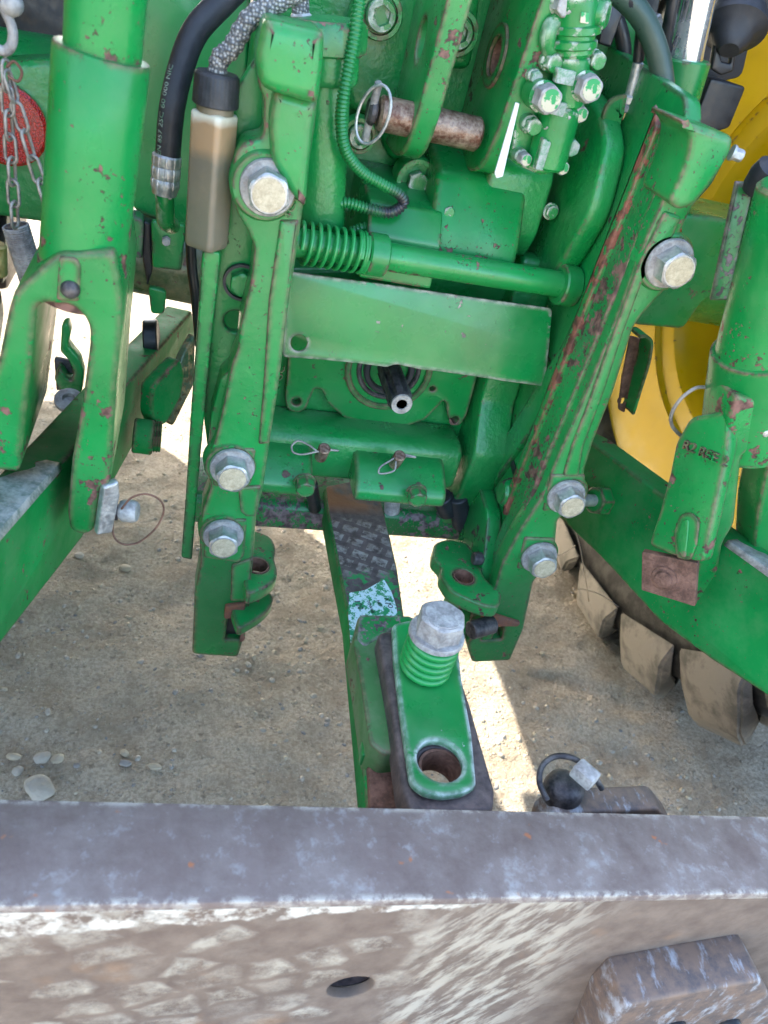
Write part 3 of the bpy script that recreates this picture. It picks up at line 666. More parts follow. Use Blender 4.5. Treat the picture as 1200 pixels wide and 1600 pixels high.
# raised border along the right edge of the rail and the recess between the bolts
slab('rail_ridge', PY(YR - .004), [(438, 345), (468, 345), (452, 470), (436, 600), (421, 694), (404, 696), (412, 600), (420, 470)], .008, P_RAIL, L, r=.003, bev=.0035)
slab('rail_ridge', PY(YR - .004), [(372, 762), (408, 760), (400, 808), (384, 808), (376, 800)], .008, P_RAIL, L, r=.003, bev=.0025)
slab('rail_ridge', PY(YR - .004), [(362, 884), (396, 872), (389, 940), (360, 940)], .008, P_RAIL, L, r=.003, bev=.0025)
slab('foot_pad', PY(YR - .006), [(352, 948), (384, 944), (381, 966), (350, 968)], .01, M_ORUST, L, r=.003)
railbolts(L, [(418, 293, .2, .0265), (363, 730, .35, .0265), (349, 836, .1, .0255)])
slab('gusset', PY(YR + .02), [(378, 560), (345, 592), (330, 650), (326, 700), (350, 700), (372, 640)], .04, P_SHEET, L, r=.004)
text('cast_number', '4C1R1527', .014, PY(YR - .0045), (456, 345), 83, P_RAIL, L, depth=.001)
# hooks of the left foot
def hook(t, z, pts, hole, th, R):
    pz_ = PZ(z); slab('hook_lug', pz_, pts, th, P_RAIL, t, r=.012, bev=.003, holes=[hole_px(pz_, hole, R)] if hole else [])
hook(L, .545, [(392, 826), (425, 838), (432, 858), (428, 872), (434, 890), (432, 905), (412, 918), (385, 930), (378, 880)], (402, 883), .022, .0165)
hook(L, .490, [(380, 925), (412, 920), (427, 928), (426, 945), (410, 962), (372, 985), (360, 950)], None, .016, .01)
lathe('rusty_sleeve', PZ(.5455).at(402, 883), (0, 0, -1), [(0, .0163), (.024, .0163), (.024, .0145), (0, .0145)], M_RUST, L, n=36, closed=True)
# plates between rail and housing on the left
lp = PY(.83)
slab('back_plate', lp, [(352, 160), (420, 60), (420, 200), (402, 420), (385, 560), (362, 705), (325, 705), (318, 650), (340, 400), (350, 330)], .012, P_SIDE, L, r=.008, holes=[hole_px(lp, (368, 503), .013)])
P = Y(378, 440, .828); lathe('rubber_ring', P, (0, -1, 0), [(0, .0205), (.005, .0205), (.005, .0175), (0, .0175)], M_RUBBER, L, closed=True); bolt(L, P, (0, -1, 0), .024, .012, P_HOUS)
lb = PY(.80)
slab('edge_bar', lb, [(317, 388), (345, 395), (341, 440), (330, 530), (319, 650), (309, 760), (300, 876), (283, 872), (290, 780), (298, 650), (309, 500), (314, 420)], .02, P_SIDE, L, r=.004)
# right rail -------------------------------------------------------
R = thing('hitch_rail', 'right green hitch rail, badly flaked along its inner side, with three washered bolts', 'rail', (.5, .8, .4), 'upright hitch rails')
slab('rail_bar', pl, [(1088, 200), (1148, 215), (1140, 240), (1113, 290), (1083, 323), (1072, 345), (1060, 372), (1084, 395), (1082, 430), (1045, 448), (1006, 490), (990, 512), (960, 610), (928, 690), (914, 735), (912, 765), (905, 790), (872, 812), (868, 850), (866, 870), (846, 895), (834, 910), (818, 985), (797, 1033), (738, 1036), (730, 1008), (765, 950),
      (785, 880), (812, 830), (845, 780), (878, 700), (905, 640), (938, 560), (962, 500), (985, 440), (1015, 360), (1040, 305), (1070, 255)], .03, P_RAIL, R, r=.006, bev=.004,
     holes=[hole_poly(pl, [(757, 978), (788, 976), (784, 1000), (752, 1002)], .003)])
slab('top_block', PY(YR - .02), [(1062, 186), (1148, 214), (1143, 240), (1113, 288), (1085, 322), (1062, 330), (1045, 318), (1062, 280), (1075, 245), (1080, 215)], .07, P_RAIL, R, r=.006, bev=.006)
slab('rail_ridge', PY(YR - .004), [(1040, 330), (1066, 340), (1040, 400), (1005, 440), (975, 520), (945, 612), (912, 700), (905, 745), (880, 745), (893, 700), (920, 630), (950, 545), (975, 480), (1000, 410)], .01, P_RAIL, R, r=.004, bev=.003)
for (a, b_, r_) in ((1042, 412, .033), (886, 775, .031), (842, 870, .030)):
    lathe('bolt_boss', Y(a, b_, YR - .004), (0, 1, 0), [(0, r_ - .003), (.004, r_), (.03, r_ + .001)], P_RAIL, R, n=40)
slab('raised_pad', PY(YR - .003), [(862, 742), (915, 742), (912, 790), (848, 800)], .008, P_RAIL, R, r=.004)
slab('raised_pad', PY(YR - .003), [(820, 840), (868, 842), (866, 880), (808, 890)], .008, P_RAIL, R, r=.004)
slab('foot_pad', PY(YR - .006), [(755, 956), (814, 974), (810, 980), (778, 980), (752, 978)], .01, M_ORUST, R, r=.003)
railbolts(R, [(1045, 411, .25, .0275), (884, 775, .15, .0265), (842, 870, .3, .0265)])
# inner channel of the right rail: web going back and its stepped flanges
slab('rail_web', PXl(.4795), [(-.81, .42), (-.778, .42), (-.778, 1.16), (-.81, 1.17)], .02, P_RAIL2, R, px=False, r=.003)
slab('rail_web', PXl(.4735), [(-.838, .44), (-.793, .42), (-.793, 1.165), (-.838, 1.175)], .010, P_RAIL2, R, px=False, r=.003, bev=.003)
slab('rust_flange', PXl(.4665), [(-.848, .66), (-.832, .64), (-.832, 1.165), (-.848, 1.18)], .014, paint('rust_streaked_paint', chip=1.5, edgew=1.4, cast=.3, off=101, chipcol=(.15, .05, .03)), R, px=False, r=.003, bev=.003)
pw = PXl(.425)
P = Y(815, 770, .80)
hook(R, .545, [(678, 848), (700, 841), (732, 848), (745, 872), (758, 905), (785, 925), (780, 950), (750, 945), (705, 925), (688, 900), (690, 885), (676, 872)], (725, 901), .022, .0165)
lathe('rusty_sleeve', PZ(.5455).at(725, 901), (0, 0, -1), [(0, .0163), (.024, .0163), (.024, .0145), (0, .0145)], M_RUST, R, n=36, closed=True)
slab('hook_lug', PXl(.437), [(-.86, .41), (-.80, .40), (-.78, .43), (-.80, .50), (-.86, .52)], .02, P_SIDE, R, px=False, r=.01)
cyl('pin_shaft', PZ(.50).at(735, 985), PZ(.50).at(770, 975), .014, M_DARKST, R)
# small screw on top right
P = Y(1148, 240, .79); d = nrm((1, -.3, -.1)); bolt(R, P - d * .004, d, .011, .010, M_ZINC, washer=.008, wt=.003)
# ================================================================== BOTTLE AND HOSES
BT = thing('overflow_bottle', 'translucent square bottle of murky fluid with dark screw cap hanging left of the left rail', 'bottle', (-.01, .81, .93))
def rsec(hx, hy, r=.35, n=6):
    s = []
    for qx, qy in ((1, 1), (-1, 1), (-1, -1), (1, -1)):
        a0 = {(1, 1): 0, (-1, 1): 90, (-1, -1): 180, (1, -1): 270}[(qx, qy)]; rr = r * min(hx, hy)
        for k in range(n + 1):
            a = math.radians(a0 + 90 * k / n); s.append((qx * (hx - rr) + rr * math.cos(a), qy * (hy - rr) + rr * math.sin(a)))
    return s
def bottle():
    yb = .80; tp, bt = Y(336, 172, yb), Y(322, 386, yb); ax = (bt - tp); Ln = ax.length; ax.normalize()
    a = Vector((1, 0, 0)); a = (a - ax * a.dot(ax)).normalized(); b2 = ax.cross(a); bm = bmesh.new(); rings = []
    for t, kx in ((0, .55), (.006, .80), (.014, .93), (.03, 1), (.10, 1.0), (.5, 1.0), (.93, 1.0), (.975, .97), (.993, .88), (1, .7)):
        hw = .0168 * kx; cq_, sq_ = math.cos(.62), math.sin(.62)
        ring = [bm.verts.new(tp + ax * Ln * t + a * (x * cq_ - y_ * sq_) + b2 * (x * sq_ + y_ * cq_)) for x, y_ in rsec(hw, hw)]; rings.append(ring)
    for q0, q1 in zip(rings, rings[1:]):
        n = len(q0)
        for i in range(n): bm.faces.new((q0[i], q0[(i + 1) % n], q1[(i + 1) % n], q1[i]))
    bm.faces.new(rings[0]); bm.faces.new(rings[-1]); bmesh.ops.recalc_face_normals(bm, faces=bm.faces)
    me = bpy.data.meshes.new('b'); bm.to_mesh(me); bm.free(); fin('bottle_body', me, M_BOTTLE, BT, ang=50)
    lathe('neck', tp + ax * .002, -ax, [(0, .017), (.008, .017)], M_BOTTLE, BT)
    lathe('cap', tp - ax * .004, -ax, [(0, .0200), (.001, .0208), (.0245, .0200), (.027, .018), (.0275, .010)], M_CAP, BT, n=96, fn=lambda th, j, r: r * (1 + (.012 if int(th * 96 / 6.2832) % 3 == 0 else 0)) if j in (1, 2) else r)
    return tp - ax * .03
cp = bottle()
h1 = thing('braided_hose', 'grey braided vent hose rising from the bottle cap', 'hose', tuple(cp))
tube('sleeve', [cp + Vector((0, 0, -.004)), cp + Vector((.001, 0, .012)), Y(362, 75, .80), Y(392, 28, .80), Y(440, 0, .80), Y(500, -30, .80)], lambda t: .0085 + .0006 * math.sin(t * 90), M_BRAID, h1, n=20, sm=14)
h2 = thing('hydraulic_hose', 'thick black hydraulic hose with crimped steel end left of the bottle', 'hose', tuple(Y(262, 250, .86)))
hp = [Y(410, -60, .90), Y(350, 0, .89), Y(305, 50, .88), Y(282, 110, .87), Y(268, 175, .86), Y(262, 248, .86)]
tube('hose_body', hp, .0125, M_RUBBER, h2, n=24, sm=12); HOSEP = smoothpath(hp, 12)
fa, fb_ = Y(261, 240, .86), Y(257, 303, .86)
lathe('crimp_ferrule', fa, fb_ - fa, [(0, .0125), (.002, .0145), (.010, .0148), (.012, .0138), (.014, .0148), (.022, .0148), (.024, .0138), (.026, .0148), (.032, .0146), (.036, .0130), ((fb_ - fa).length, .0125)], M_ZINC, h2, n=96, fn=lambda th, j, r: r * (1 - (.05 if int(th * 96 / 6.2832) % 8 == 0 and 1 <= j <= 8 else 0)))
tube('elbow', [fb_, Y(258, 322, .862), Y(259, 345, .872), Y(268, 352, .90)], .0095, P_VALVE, h2, n=20)
# text printed along the hose
def wrap_text(name, s, size, path, r, ang0, u0, mat, parent):
    cu = bpy.data.curves.new('t', 'FONT'); cu.body = s; cu.size = size; cu.resolution_u = 2
    ob = bpy.data.objects.new('t', cu); COL.objects.link(ob)
    me = bpy.data.meshes.new_from_object(ob.evaluated_get(bpy.context.evaluated_depsgraph_get())); bpy.data.objects.remove(ob)
    cum = [0]
    for p, q in zip(path, path[1:]): cum.append(cum[-1] + (q - p).length)
    for v in me.vertices:
        u = u0 + v.co.x; i = max(k for k in range(len(cum)) if cum[k] <= max(u, 0)); i = min(i, len(path) - 2)
        t = (path[i + 1] - path[i]).normalized(); c = path[i] + t * (u - cum[i])
        a = nrm(Vector((0, -1, .35)) - t * t.dot(Vector((0, -1, .35)))); b = a.cross(t)
        th = ang0 + v.co.y / r; v.co = c + (a * math.cos(th) + b * math.sin(th)) * (r + .0002)
    return fin(name, me, mat, parent, smooth=False)
wrap_text('hose_print', 'EN 857 2SC 60 000 NIC', .0078, HOSEP[::-1], .0125, .55, .004, M_GREY, h2)
# corrugated conduit
cd = thing('corrugated_conduit', 'thin corrugated cable conduit, half painted green, looping down beside the bracket', 'conduit', tuple(Y(535, 200, .96)))
def corr(pts, rad, mat, parent, name='conduit'):
    path = smoothpath(pts, 6); # resample evenly
    out = [path[0]]; acc = 0; step = .0010
    for p, q in zip(path, path[1:]):
        L_ = (q - p).length; s = step - acc
        while s < L_: out.append(p + (q - p) * (s / L_)); s += step
        acc = (acc + L_) % step
    rr = [rad if (i // 2) % 2 else rad * .78 for i in range(len(out))]
    return fin(name, tube_me(out, rr, 14), mat, parent, ang=70)
M_COND = (lambda b: b.out(b.mix(b.ramp(b.noise(11, 3, off=3), .50, .58), (.012, .20, .05), (.03, .028, .035)), .35, 0, None, coat=.2))(NB('overpainted_conduit'))
corr([Y(566, -30, .90), Y(560, 10, .895), Y(552, 70, .885), Y(538, 140, .88), Y(533, 190, .885), Y(540, 235, .89), Y(565, 268, .90), Y(598, 288, .905), Y(624, 303, .91), Y(630, 318, .915), Y(610, 332, .91), Y(575, 326, .91), Y(540, 317, .915), Y(518, 326, .92), Y(512, 345, .93), Y(518, 362, .95)], .0068, M_COND, cd)
corr([Y(548, 362, .93), Y(570, 355, .925), Y(592, 358, .93), Y(606, 368, .95)], .0060, M_COND, cd)
# oil filler tube
FT = thing('filler_tube', 'green oil filler tube with flat hexagonal screw cap behind the left rail', 'tube', tuple(Y(515, 300, .93)))
yf = .93
cyl('tube_body', Y(505, 80, yf), Y(497, 400, yf), .030, P_HOUS, FT, ch=.004, n=48)
lathe('tube_neck', Y(510, 130, yf - .004), Y(512, 60, yf) - Y(510, 130, yf), [(0, .031), (.004, .034), (.01, .034), (.05, .033)], P_HOUS, FT, n=40)
lathe('cap', Y(512, 84, yf - .004), Y(513, 40, yf) - Y(512, 84, yf), [(0, .036), (.002, .0395), (.026, .0395), (.031, .036), (.033, .02)], P_SHEET, FT, n=60, fn=lambda th, j, r: min(hexfn(th, j, r * .95), r * 1.04) if j in (1, 2) else r, ang=25)
# ================================================================== LEFT SIDE PARTS OF THE TRACTOR
slab('axle_plate', PY(1.18), [(-60, 98), (110, 92), (150, 340), (90, 352), (-60, 330)], .06, P_HOUS, T, r=.02, bev=.008)
slab('black_shroud', PY(1.34), [(-80, -60), (230, -60), (230, 140), (-80, 140)], .05, M_BLACK, T, r=.02)
slab('side_panel', PY(1.08), [(215, -60), (395, -60), (385, 140), (340, 330), (300, 360), (248, 345), (205, 330), (200, 100)], .03, P_SHEET, T, r=.02, bev=.004)
slab('side_gusset', PY(1.02), [(236, 345), (290, 352), (283, 424), (238, 418)], .012, P_SIDE, T, r=.004)
bolt(T, Y(260, 375, 1.018), (0, -1, 0), .010, .008, M_DUSTY)
slab('tab_plate', PY(1.04), [(231, 448), (260, 455), (257, 491), (236, 491)], .012, P_SIDE, T, r=.006)
cyl('axle_tube', Y(170, 385, 1.12), Y(330, 420, 1.12), .055, paint('dusty_axle_paint', base=(.03, .09, .03), chip=.6, edgew=.4, cast=.8, dust=.95, off=5, dustcol=(.42, .33, .18)), T, n=40, ch=.01)
slab('black_seal', PY(1.045), [(224, 345), (236, 350), (238, 425), (230, 448), (222, 400)], .02, M_BLACK, T, r=.004)
slab('axle_boss', PY(1.04), [(203, 335), (225, 345), (222, 408), (200, 395)], .03, P_WORN, T, r=.008)
tube('black_cable', [Y(298, 380, .9), Y(300, 420, .9), Y(306, 470, .9), Y(312, 540, .92)], .006, M_BLACK, T)
lathe('red_reflector', Y(12, 195, 1.176), (0, -1, 0), [(0, .050), (.006, .050), (.010, .046), (.011, .02)], M_RED, T, n=40)
# stabiliser and lower lugs behind the left link
SB = thing('stabiliser', 'short green stabiliser link with mud-caked plate seen between left lift link and hitch rail', 'stabiliser', tuple(Y(250, 600, 1.0)))
slab('stabiliser_plate', Plane(Y(245, 600, .96), (.75, -.6, .1), (.6, .75, 0)), [(236, 650), (238, 605), (262, 580), (282, 560), (290, 585), (284, 620), (262, 662), (246, 668)], .022, P_ARM, SB, r=.008, bev=.004)
slab('muddy_web', Plane(Y(270, 600, 1.02), (.75, -.6, .1), (.6, .75, 0)), [(262, 650), (284, 560), (306, 520), (304, 600), (270, 668)], .012, paint('mud_caked_paint', base=(.02, .08, .03), chip=1.6, edgew=.5, cast=.8, dust=.9, off=6, chipcol=(.22, .17, .08)), SB, r=.008)
cyl('stabiliser_eye', Y(208, 680, .93), Y(240, 684, .93), .024, P_ARM, SB, n=32)
for k in range(3): lathe('ring', Y(240 + k * 4, 682, .93), (1, 0, 0), [(0, .020), (.002, .022), (.0035, .020)], P_ARM, SB)
cyl('black_bush', Y(226, 530, 1.12), Y(248, 530, 1.12), .030, M_BLACK, SB)
# chain, hanging from a hook at top left
CH = thing('safety_chain', 'thin rusty chain hanging in two strands in front of the red reflector', 'chain', tuple(Y(15, 60, .8)))
LK = {}
def linkmesh(r=.0125, w=.0055, wire=.0016):
    pts = []
    for k in range(20):
        a = 2 * math.pi * k / 20; x = w * math.cos(a); z = w * math.sin(a) + (r - w) * (1 if math.sin(a) >= 0 else -1); pts.append(Vector((x, 0, z)))
    me = tube_me(pts, wire, 7, True)
    for p in me.polygons: p.use_smooth = True
    me.materials.append(M_WIRE); return me
lm = linkmesh()
def chain(p, q, sag=0):
    p, q = Vector(p), Vector(q); L_ = (q - p).length; n = max(2, round(L_ / .0205)); d = (q - p).normalized()
    for i in range(n):
        c = p + (q - p) * ((i + .5) / n) + Vector((0, 0, -sag * math.sin(math.pi * (i + .5) / n)))
        o = bpy.data.objects.new('chain_link', lm); COL.objects.link(o); o.parent = CH
        o.location = c - WLOC[CH.name]; o.rotation_mode = 'QUATERNION'
        o.rotation_quaternion = d.to_track_quat('Z', 'Y') @ Matrix.Rotation(math.radians(20 + 90 * (i % 2)), 3, 'Z').to_quaternion()
chain(Y(8, 98, .8), Y(24, 352, .8)); chain(Y(10, 110, .8), Y(74, 318, .8), .004)
tube('chain_hook', [Y(2, 6, .8), Y(14, 30, .8), Y(20, 50, .8), Y(18, 70, .8), Y(8, 80, .8), Y(-4, 76, .8)], .0042, M_DUSTY, CH)
lathe('hook_ball', Y(18, 6, .8), (1, -1, 0), [(-.008, .003), (-.005, .008), (0, .010), (.005, .008), (.008, .003)], M_DUSTY, CH)
tube('clip_ring', [Y(10, 105, .79), Y(22, 96, .79), Y(34, 112, .79), Y(28, 127, .79), Y(12, 118, .79)], .0012, M_RUST, CH)
CS = thing('coil_spring', 'long tightly wound grey spring at the left edge behind the lift link', 'spring', tuple(Y(45, 400, .85)))
sa, sb = Y(24, 352, .85), Y(58, 460, .85)
lathe('spring_core', sa, sb - sa, [(0, .0105), ((sb - sa).length, .0105)], M_DARKST, CS)
spring('spring_coil', sa, sb, .0122, .0013, 34, M_DUSTY, CS, n=6)
cyl('timber_end', Y(-8, 380, .75), Y(-6, 430, .75), .010, M_BRASS, CS)
# ================================================================== LOWER ARMS
def armpl(s):
    if s < 0: return Plane((-.142, .55, .7), (.981, -.195, 0), (.195, .981, 0))
    return Plane((.714, .55, .7), (-.981, -.195, 0), (.195, -.981, 0))
A1 = thing('lower_arm', 'left green lower lift arm with its upper edge scraped bare and white', 'lift arm', (-.13, .6, .65), 'lower lift arms')
pa = armpl(-1)
slab('arm_bar', pa, [(-90, 935), (0, 838), (60, 768), (118, 700), (200, 600), (262, 530), (300, 486), (306, 520), (290, 560), (262, 600), (212, 690), (128, 842), (60, 930), (0, 1008), (-90, 1130)], .045, P_ARM, A1, r=.004, bev=.004)
M_SCR = metal('scraped_white_edge', (.46, .45, .43), (.15, .19, .16), 45, (.5, .7), .2, .001)
# worn strip: where the paint is rubbed away, a thin skin on top of the arm
def strip(t, pl, a, b, w_, mat, nm='worn_edge'):
    p, q = pl.at(*a), pl.at(*b); d = (q - p).normalized(); n = -pl.n; up = d.cross(n); up = up if up.z > 0 else -up
    bm = bmesh.new(); N = 26; rows = []
    for i in range(N + 1):
        c = p + (q - p) * i / N; j1 = (noise.noise(c * 60) * .012) * (i / N) ; w2 = w_ * (1 - max(0, (i / N - .75)) * 2.2) + j1
        rows.append([bm.verts.new(c + up * (-.006) + n * -.0012), bm.verts.new(c + up * .0012 + n * .002), bm.verts.new(c + up * .0014 + n * max(.004, w2))])
    for r0, r1 in zip(rows, rows[1:]):
        for k in range(2): bm.faces.new((r0[k], r1[k], r1[k + 1], r0[k + 1]))
    me = bpy.data.meshes.new('s'); bm.to_mesh(me); bm.free(); o = fin(nm, me, mat, t)
    m = o.modifiers.new('s', 'SOLIDIFY'); m.thickness = .0008; return o
strip(A1, pa, (-90, 935), (96, 725), .040, M_SCR)
A2 = thing('lower_arm', 'right green lower lift arm running beside the yellow wheel rim', 'lift arm', (.70, .6, .65), 'lower lift arms')
pb = armpl(1)
slab('arm_bar', pb, [(1330, 985), (1200, 892), (1130, 842), (1040, 778), (920, 688), (860, 655), (850, 790), (880, 815), (940, 872), (1030, 970), (1110, 1030), (1200, 1088), (1330, 1190)], .045, P_ARM, A2, r=.004, bev=.004)
strip(A2, pb, (1330, 985), (1135, 846), .034, M_DUSTY)
P = Y(905, 722, .98)
cyl('round_boss', Vector(P) + Vector((.03, 0, 0)), P, .030, P_ARM, A2)
d = nrm((-1, -.25, .1)); P = pb.at(945, 782); bolt(A2, P, d, .040, .024, P_LINK); cyl('threaded_stud', P + d * .02, P + d * .060, .0095, M_ZINC, A2)
# ================================================================== LIFT LINKS
LL = thing('lift_link', 'left lift link, thick green tube ending in a fork astride the left arm', 'lift link', (-.08, .70, .65), 'lift links')
yl = .70
t0, t1 = Y(170, -60, yl), Y(160, 92, yl)
cyl('inner_tube', t0, t1, .0285, P_LINK, LL, n=56, ch=.003)
u0, u1 = Y(160, 80, yl), Y(130, 412, yl)
lathe('outer_tube', u0, u1 - u0, [(0, .029), (.0005, .0345), (.002, .0355), (.10, .0358), (.2, .0362), ((u1 - u0).length, .037)], P_LINK, LL, n=64)
pk = PY(yl - .0405)
slab('fork', pk, [(92, 395), (178, 392), (186, 430), (192, 470), (190, 520), (182, 600), (176, 700), (172, 757), (156, 762), (146, 832), (126, 838), (108, 828), (105, 800), (112, 720), (130, 620), (140, 540), (140, 512), (128, 490), (110, 478), (70, 474), (57, 480), (53, 530), (46, 600), (36, 690), (30, 740), (-10, 735), (-36, 770), (-60, 740), (-30, 640), (-2, 560), (12, 490), (22, 455), (60, 420)], .155, P_LINK, LL, r=.007, bev=.005)
slab('fork_pad', pk.off(.0035), [(92, 402), (118, 404), (126, 416), (124, 472), (88, 470)], .006, P_LINK, LL, r=.003, bev=.002)
lathe('rivet', pk.off(.003).at(110, 452), pk.n, [(0, .008), (.002, .0078), (.005, .0055), (.0065, .002)], M_DARKST, LL)
lathe('link_pin', pa.off(.006).at(185, 800), (-1, 0, 0), [(0, .012), (.07, .012)], M_DARKST, LL)
slab('pin_lock_plate', Plane(Y(176, 800, .66), (.5, -.86, 0), (.86, .5, 0)), [(163, 762), (186, 753), (188, 775), (176, 833), (152, 837)], .010, M_ZINC, LL, r=.002)
# lynch pin with ring, hanging at the fork
LP = thing('lynch_pin', 'thin rusty lynch pin ring hanging under the left fork', 'pin', tuple(Y(200, 790, .67)))
lathe('pin_head', Y(188, 797, .675), (1, -.2, .1), [(0, .010), (.004, .012), (.014, .012), (.018, .010)], M_DUSTY, LP)
ring = [Y(190, 795, .665), Y(205, 778, .66), Y(228, 772, .66), Y(248, 780, .66), Y(256, 795, .66), Y(250, 815, .66), Y(236, 833, .66), Y(215, 848, .66), Y(192, 850, .66), Y(178, 838, .665), Y(176, 815, .67)]
tube('ring_wire', ring, .0011, M_RUST, LP, n=8)
# right lift link
RL = thing('lift_link', 'right lift link, green tube and fork with rusty square lock plate at its foot', 'lift link', (.64, .70, .65), 'lift links')
t0, t1 = Y(1190, 470, yl), Y(1162, 570, yl)
top_ = Y(1262, 290, yl); t1 = Y(1180, 570, yl)
cyl('inner_tube', top_, t1, .046, P_LINK, RL, n=56, ch=.003)
u1 = Y(1166, 690, yl); u0 = Y(1188, 545, yl)
lathe('outer_tube', u0, u1 - u0, [(0, .046), (.002, .0515), (.006, .052), (.06, .053), ((u1 - u0).length, .053)], P_LINK, RL, n=60)
pr = PY(yl - .045)
slab('fork', pr, [(1140, 650), (1150, 618), (1260, 640), (1290, 700), (1290, 1000), (1240, 930), (1200, 888), (1178, 872), (1184, 800), (1196, 745), (1202, 722), (1196, 706), (1178, 700), (1160, 712), (1157, 740), (1148, 820), (1130, 850), (1122, 900), (1112, 935), (1095, 948), (1078, 950), (1074, 920), (1092, 880), (1112, 800), (1132, 720)], .05, P_LINK, RL, r=.007, bev=.005)
slab('fork_side', Plane(Y(1110, 690, .665), (-.93, -.36, .05), (.36, -.93, 0)), [(1056, 690), (1078, 652), (1140, 640), (1138, 700), (1118, 790), (1098, 880), (1052, 868), (1013, 852), (1030, 800), (1046, 740)], .02, P_LINK, RL, r=.008, bev=.004, holes=[])
lk = Plane(Y(1050, 905, .625), (-.70, -.70, .1), (.7, -.7, 0))
slab('lock_plate', lk, [(1003, 862), (1090, 880), (1086, 948), (1002, 922)], .012, M_RUST, RL, r=.002, bev=.001)
lathe('plate_boss', lk.at(1038, 903), lk.n, [(0, .016), (.003, .015), (.004, .011), (.008, .010), (.009, .006)], M_RUST, RL)
0 and lathe('fork_bush', Plane(Y(1110, 690, .66), (-.93, -.36, .05), (.36, -.93, 0)).at(1062, 835), (-.93, -.36, 0), [(0, .014), (.010, .013), (.014, .009)], P_LINK, RL)
fp = PY(yl - .046)
text('cast_number', 'R2 REE 2', .014, Plane(Y(1050, 720, .66), (-.93, -.36, .05), (.93 * .36, -.93, 0)), tuple(Plane(Y(1110, 690, .6585), (-.93, -.36, .05), (.36, -.93, 0)).at(1064, 716)), 0, P_LINK, RL, depth=.0012, px=False) if 0 else None
slab('fork_pad', pr.off(.002), [(1186, 652), (1215, 650), (1215, 690), (1180, 690)], .005, P_LINK, RL, r=.003)
lathe('rivet', pr.off(.002).at(1196, 674), pr.n, [(0, .007), (.002, .0068), (.005, .0045), (.006, .002)], M_ZINC, RL)
tube('retaining_ring', [Y(1108, 606, .72), Y(1088, 606, .72), Y(1065, 622, .72), Y(1050, 645, .72), Y(1050, 665, .72), Y(1066, 682, .72), Y(1076, 682, .72)], .0022, M_WIRE, RL, n=8)
# flat guard plate above it
GP = thing('guard_channel', 'upright green guard channel with scuffed teal face at the right edge', 'guard', tuple(Y(1150, 400, .80)))
gp = PY(.80)
slab('guard_face', gp, [(1151, 284), (1180, 286), (1138, 470), (1111, 470)], .006, P_WORN, GP, r=.002)
slab('guard_web', PY(.802), [(1182, 284), (1215, 288), (1172, 472), (1141, 471)], .02, P_HOUS, GP, r=.002)
slab('guard_clip', PY(.795), [(1170, 366), (1173, 372), (1172, 395), (1165, 400), (1160, 396)], .006, P_SHEET, GP, r=.002)
bolt(GP, Y(1196, 268, .80), (0, -.6, .8), .020, .014, M_BLACK)
# ================================================================== RIGHT REAR PARTS
slab('axle_bracket', PY(1.12), [(1000, 330), (1110, 338), (1180, 350), (1160, 440), (1100, 470), (1068, 515), (990, 508), (985, 420)], .10, P_SHEET, T, r=.01, bev=.006)
cyl('axle_housing', Vector((.45, AX_Y, AX_Z)), Vector((1.30, AX_Y, AX_Z)), .11, P_HOUS, T, n=48)
cyl('axle_housing', Vector((.13, AX_Y, AX_Z + .05)), Vector((-.75, AX_Y, AX_Z)), .11, P_HOUS, T, n=48)
slab('red_reflector', PY(1.05), [(1052, 352), (1066, 354), (1066, 372), (1055, 368)], .006, M_RED, T, r=.004)
# strap loop seen in front of the rim
LPp = PY(.96)
lo = thing('flat_iron_loop', 'bent flat iron loop hanging in front of the yellow rim right of the right rail', 'bracket', tuple(Y(990, 580, .96)))
ol = [(985, 512), (1010, 518), (1016, 530), (1012, 560), (984, 640), (974, 650), (965, 645), (972, 590), (990, 535)]
path = [Y(992, 520, .96), Y(1003, 520, .962), Y(1010, 530, .965), Y(1006, 560, .97), Y(994, 600, .975), Y(982, 640, .98)]
fin('loop_strap', tube_me(smoothpath(path, 6), 1, sec=[(-.014, -.002), (.014, -.002), (.014, .002), (-.014, .002)]), P_ARM, lo)
slab('loop_tab', PY(.985), [(985, 525), (1004, 530), (990, 600), (976, 646), (966, 640), (972, 590)], .005, M_RUST, lo, r=.004, holes=[hole_px(PY(.985), (974, 627), .006)])
# plate carrying the control cable
slab('cable_plate', PY(1.05), [(925, -40), (1010, 50), (1030, 170), (985, 260), (930, 300), (870, 300), (890, 180), (935, 60)], .015, P_SHEET, T, r=.01)
slab('gap_shade_sheet', PY(1.08), [(830, -60), (1045, -60), (1020, 60), (1060, 330), (830, 300)], .02, M_BLACK, T, r=.01)  # flat black sheet, shade of the gap behind the valve put in as colour
slab('ribbed_block', PY(1.02), [(950, 0), (975, 20), (955, 75), (935, 68)], .03, M_BLACK, T, r=.003)
CC = thing('control_cable', 'steel ended control cable with black bellows clamped in a thin green bracket', 'cable', tuple(Y(975, 180, .95)))
cyl('cable_sheath', Y(1003, 40, .95), Y(997, 98, .95), .0065, M_BLACK, CC)
cyl('cable_ferrule', Y(998, 96, .95), Y(983, 158, .95), .0065, M_ZINC, CC)
cyl('lock_nut', Y(984, 148, .95), Y(980, 164, .95), .0095, M_ZINC, CC, n=6)
cyl('clamp_bar', Y(966, 168, .945), Y(1003, 174, .945), .0048, M_DUSTY, CC)
cyl('cable_thread', Y(980, 168, .95), Y(974, 188, .95), .0075, M_BRASS, CC)
cyl('cable_rod', Y(976, 180, .95), Y(962, 228, .95), .0045, M_BRASS, CC)
q0, q1 = Y(961, 226, .95), Y(942, 284, .95)
lathe('bellows', q0, q1 - q0, [((q1 - q0).length * k / 12, .0115 if k % 2 else .008) for k in range(13)], M_BLACK, CC)
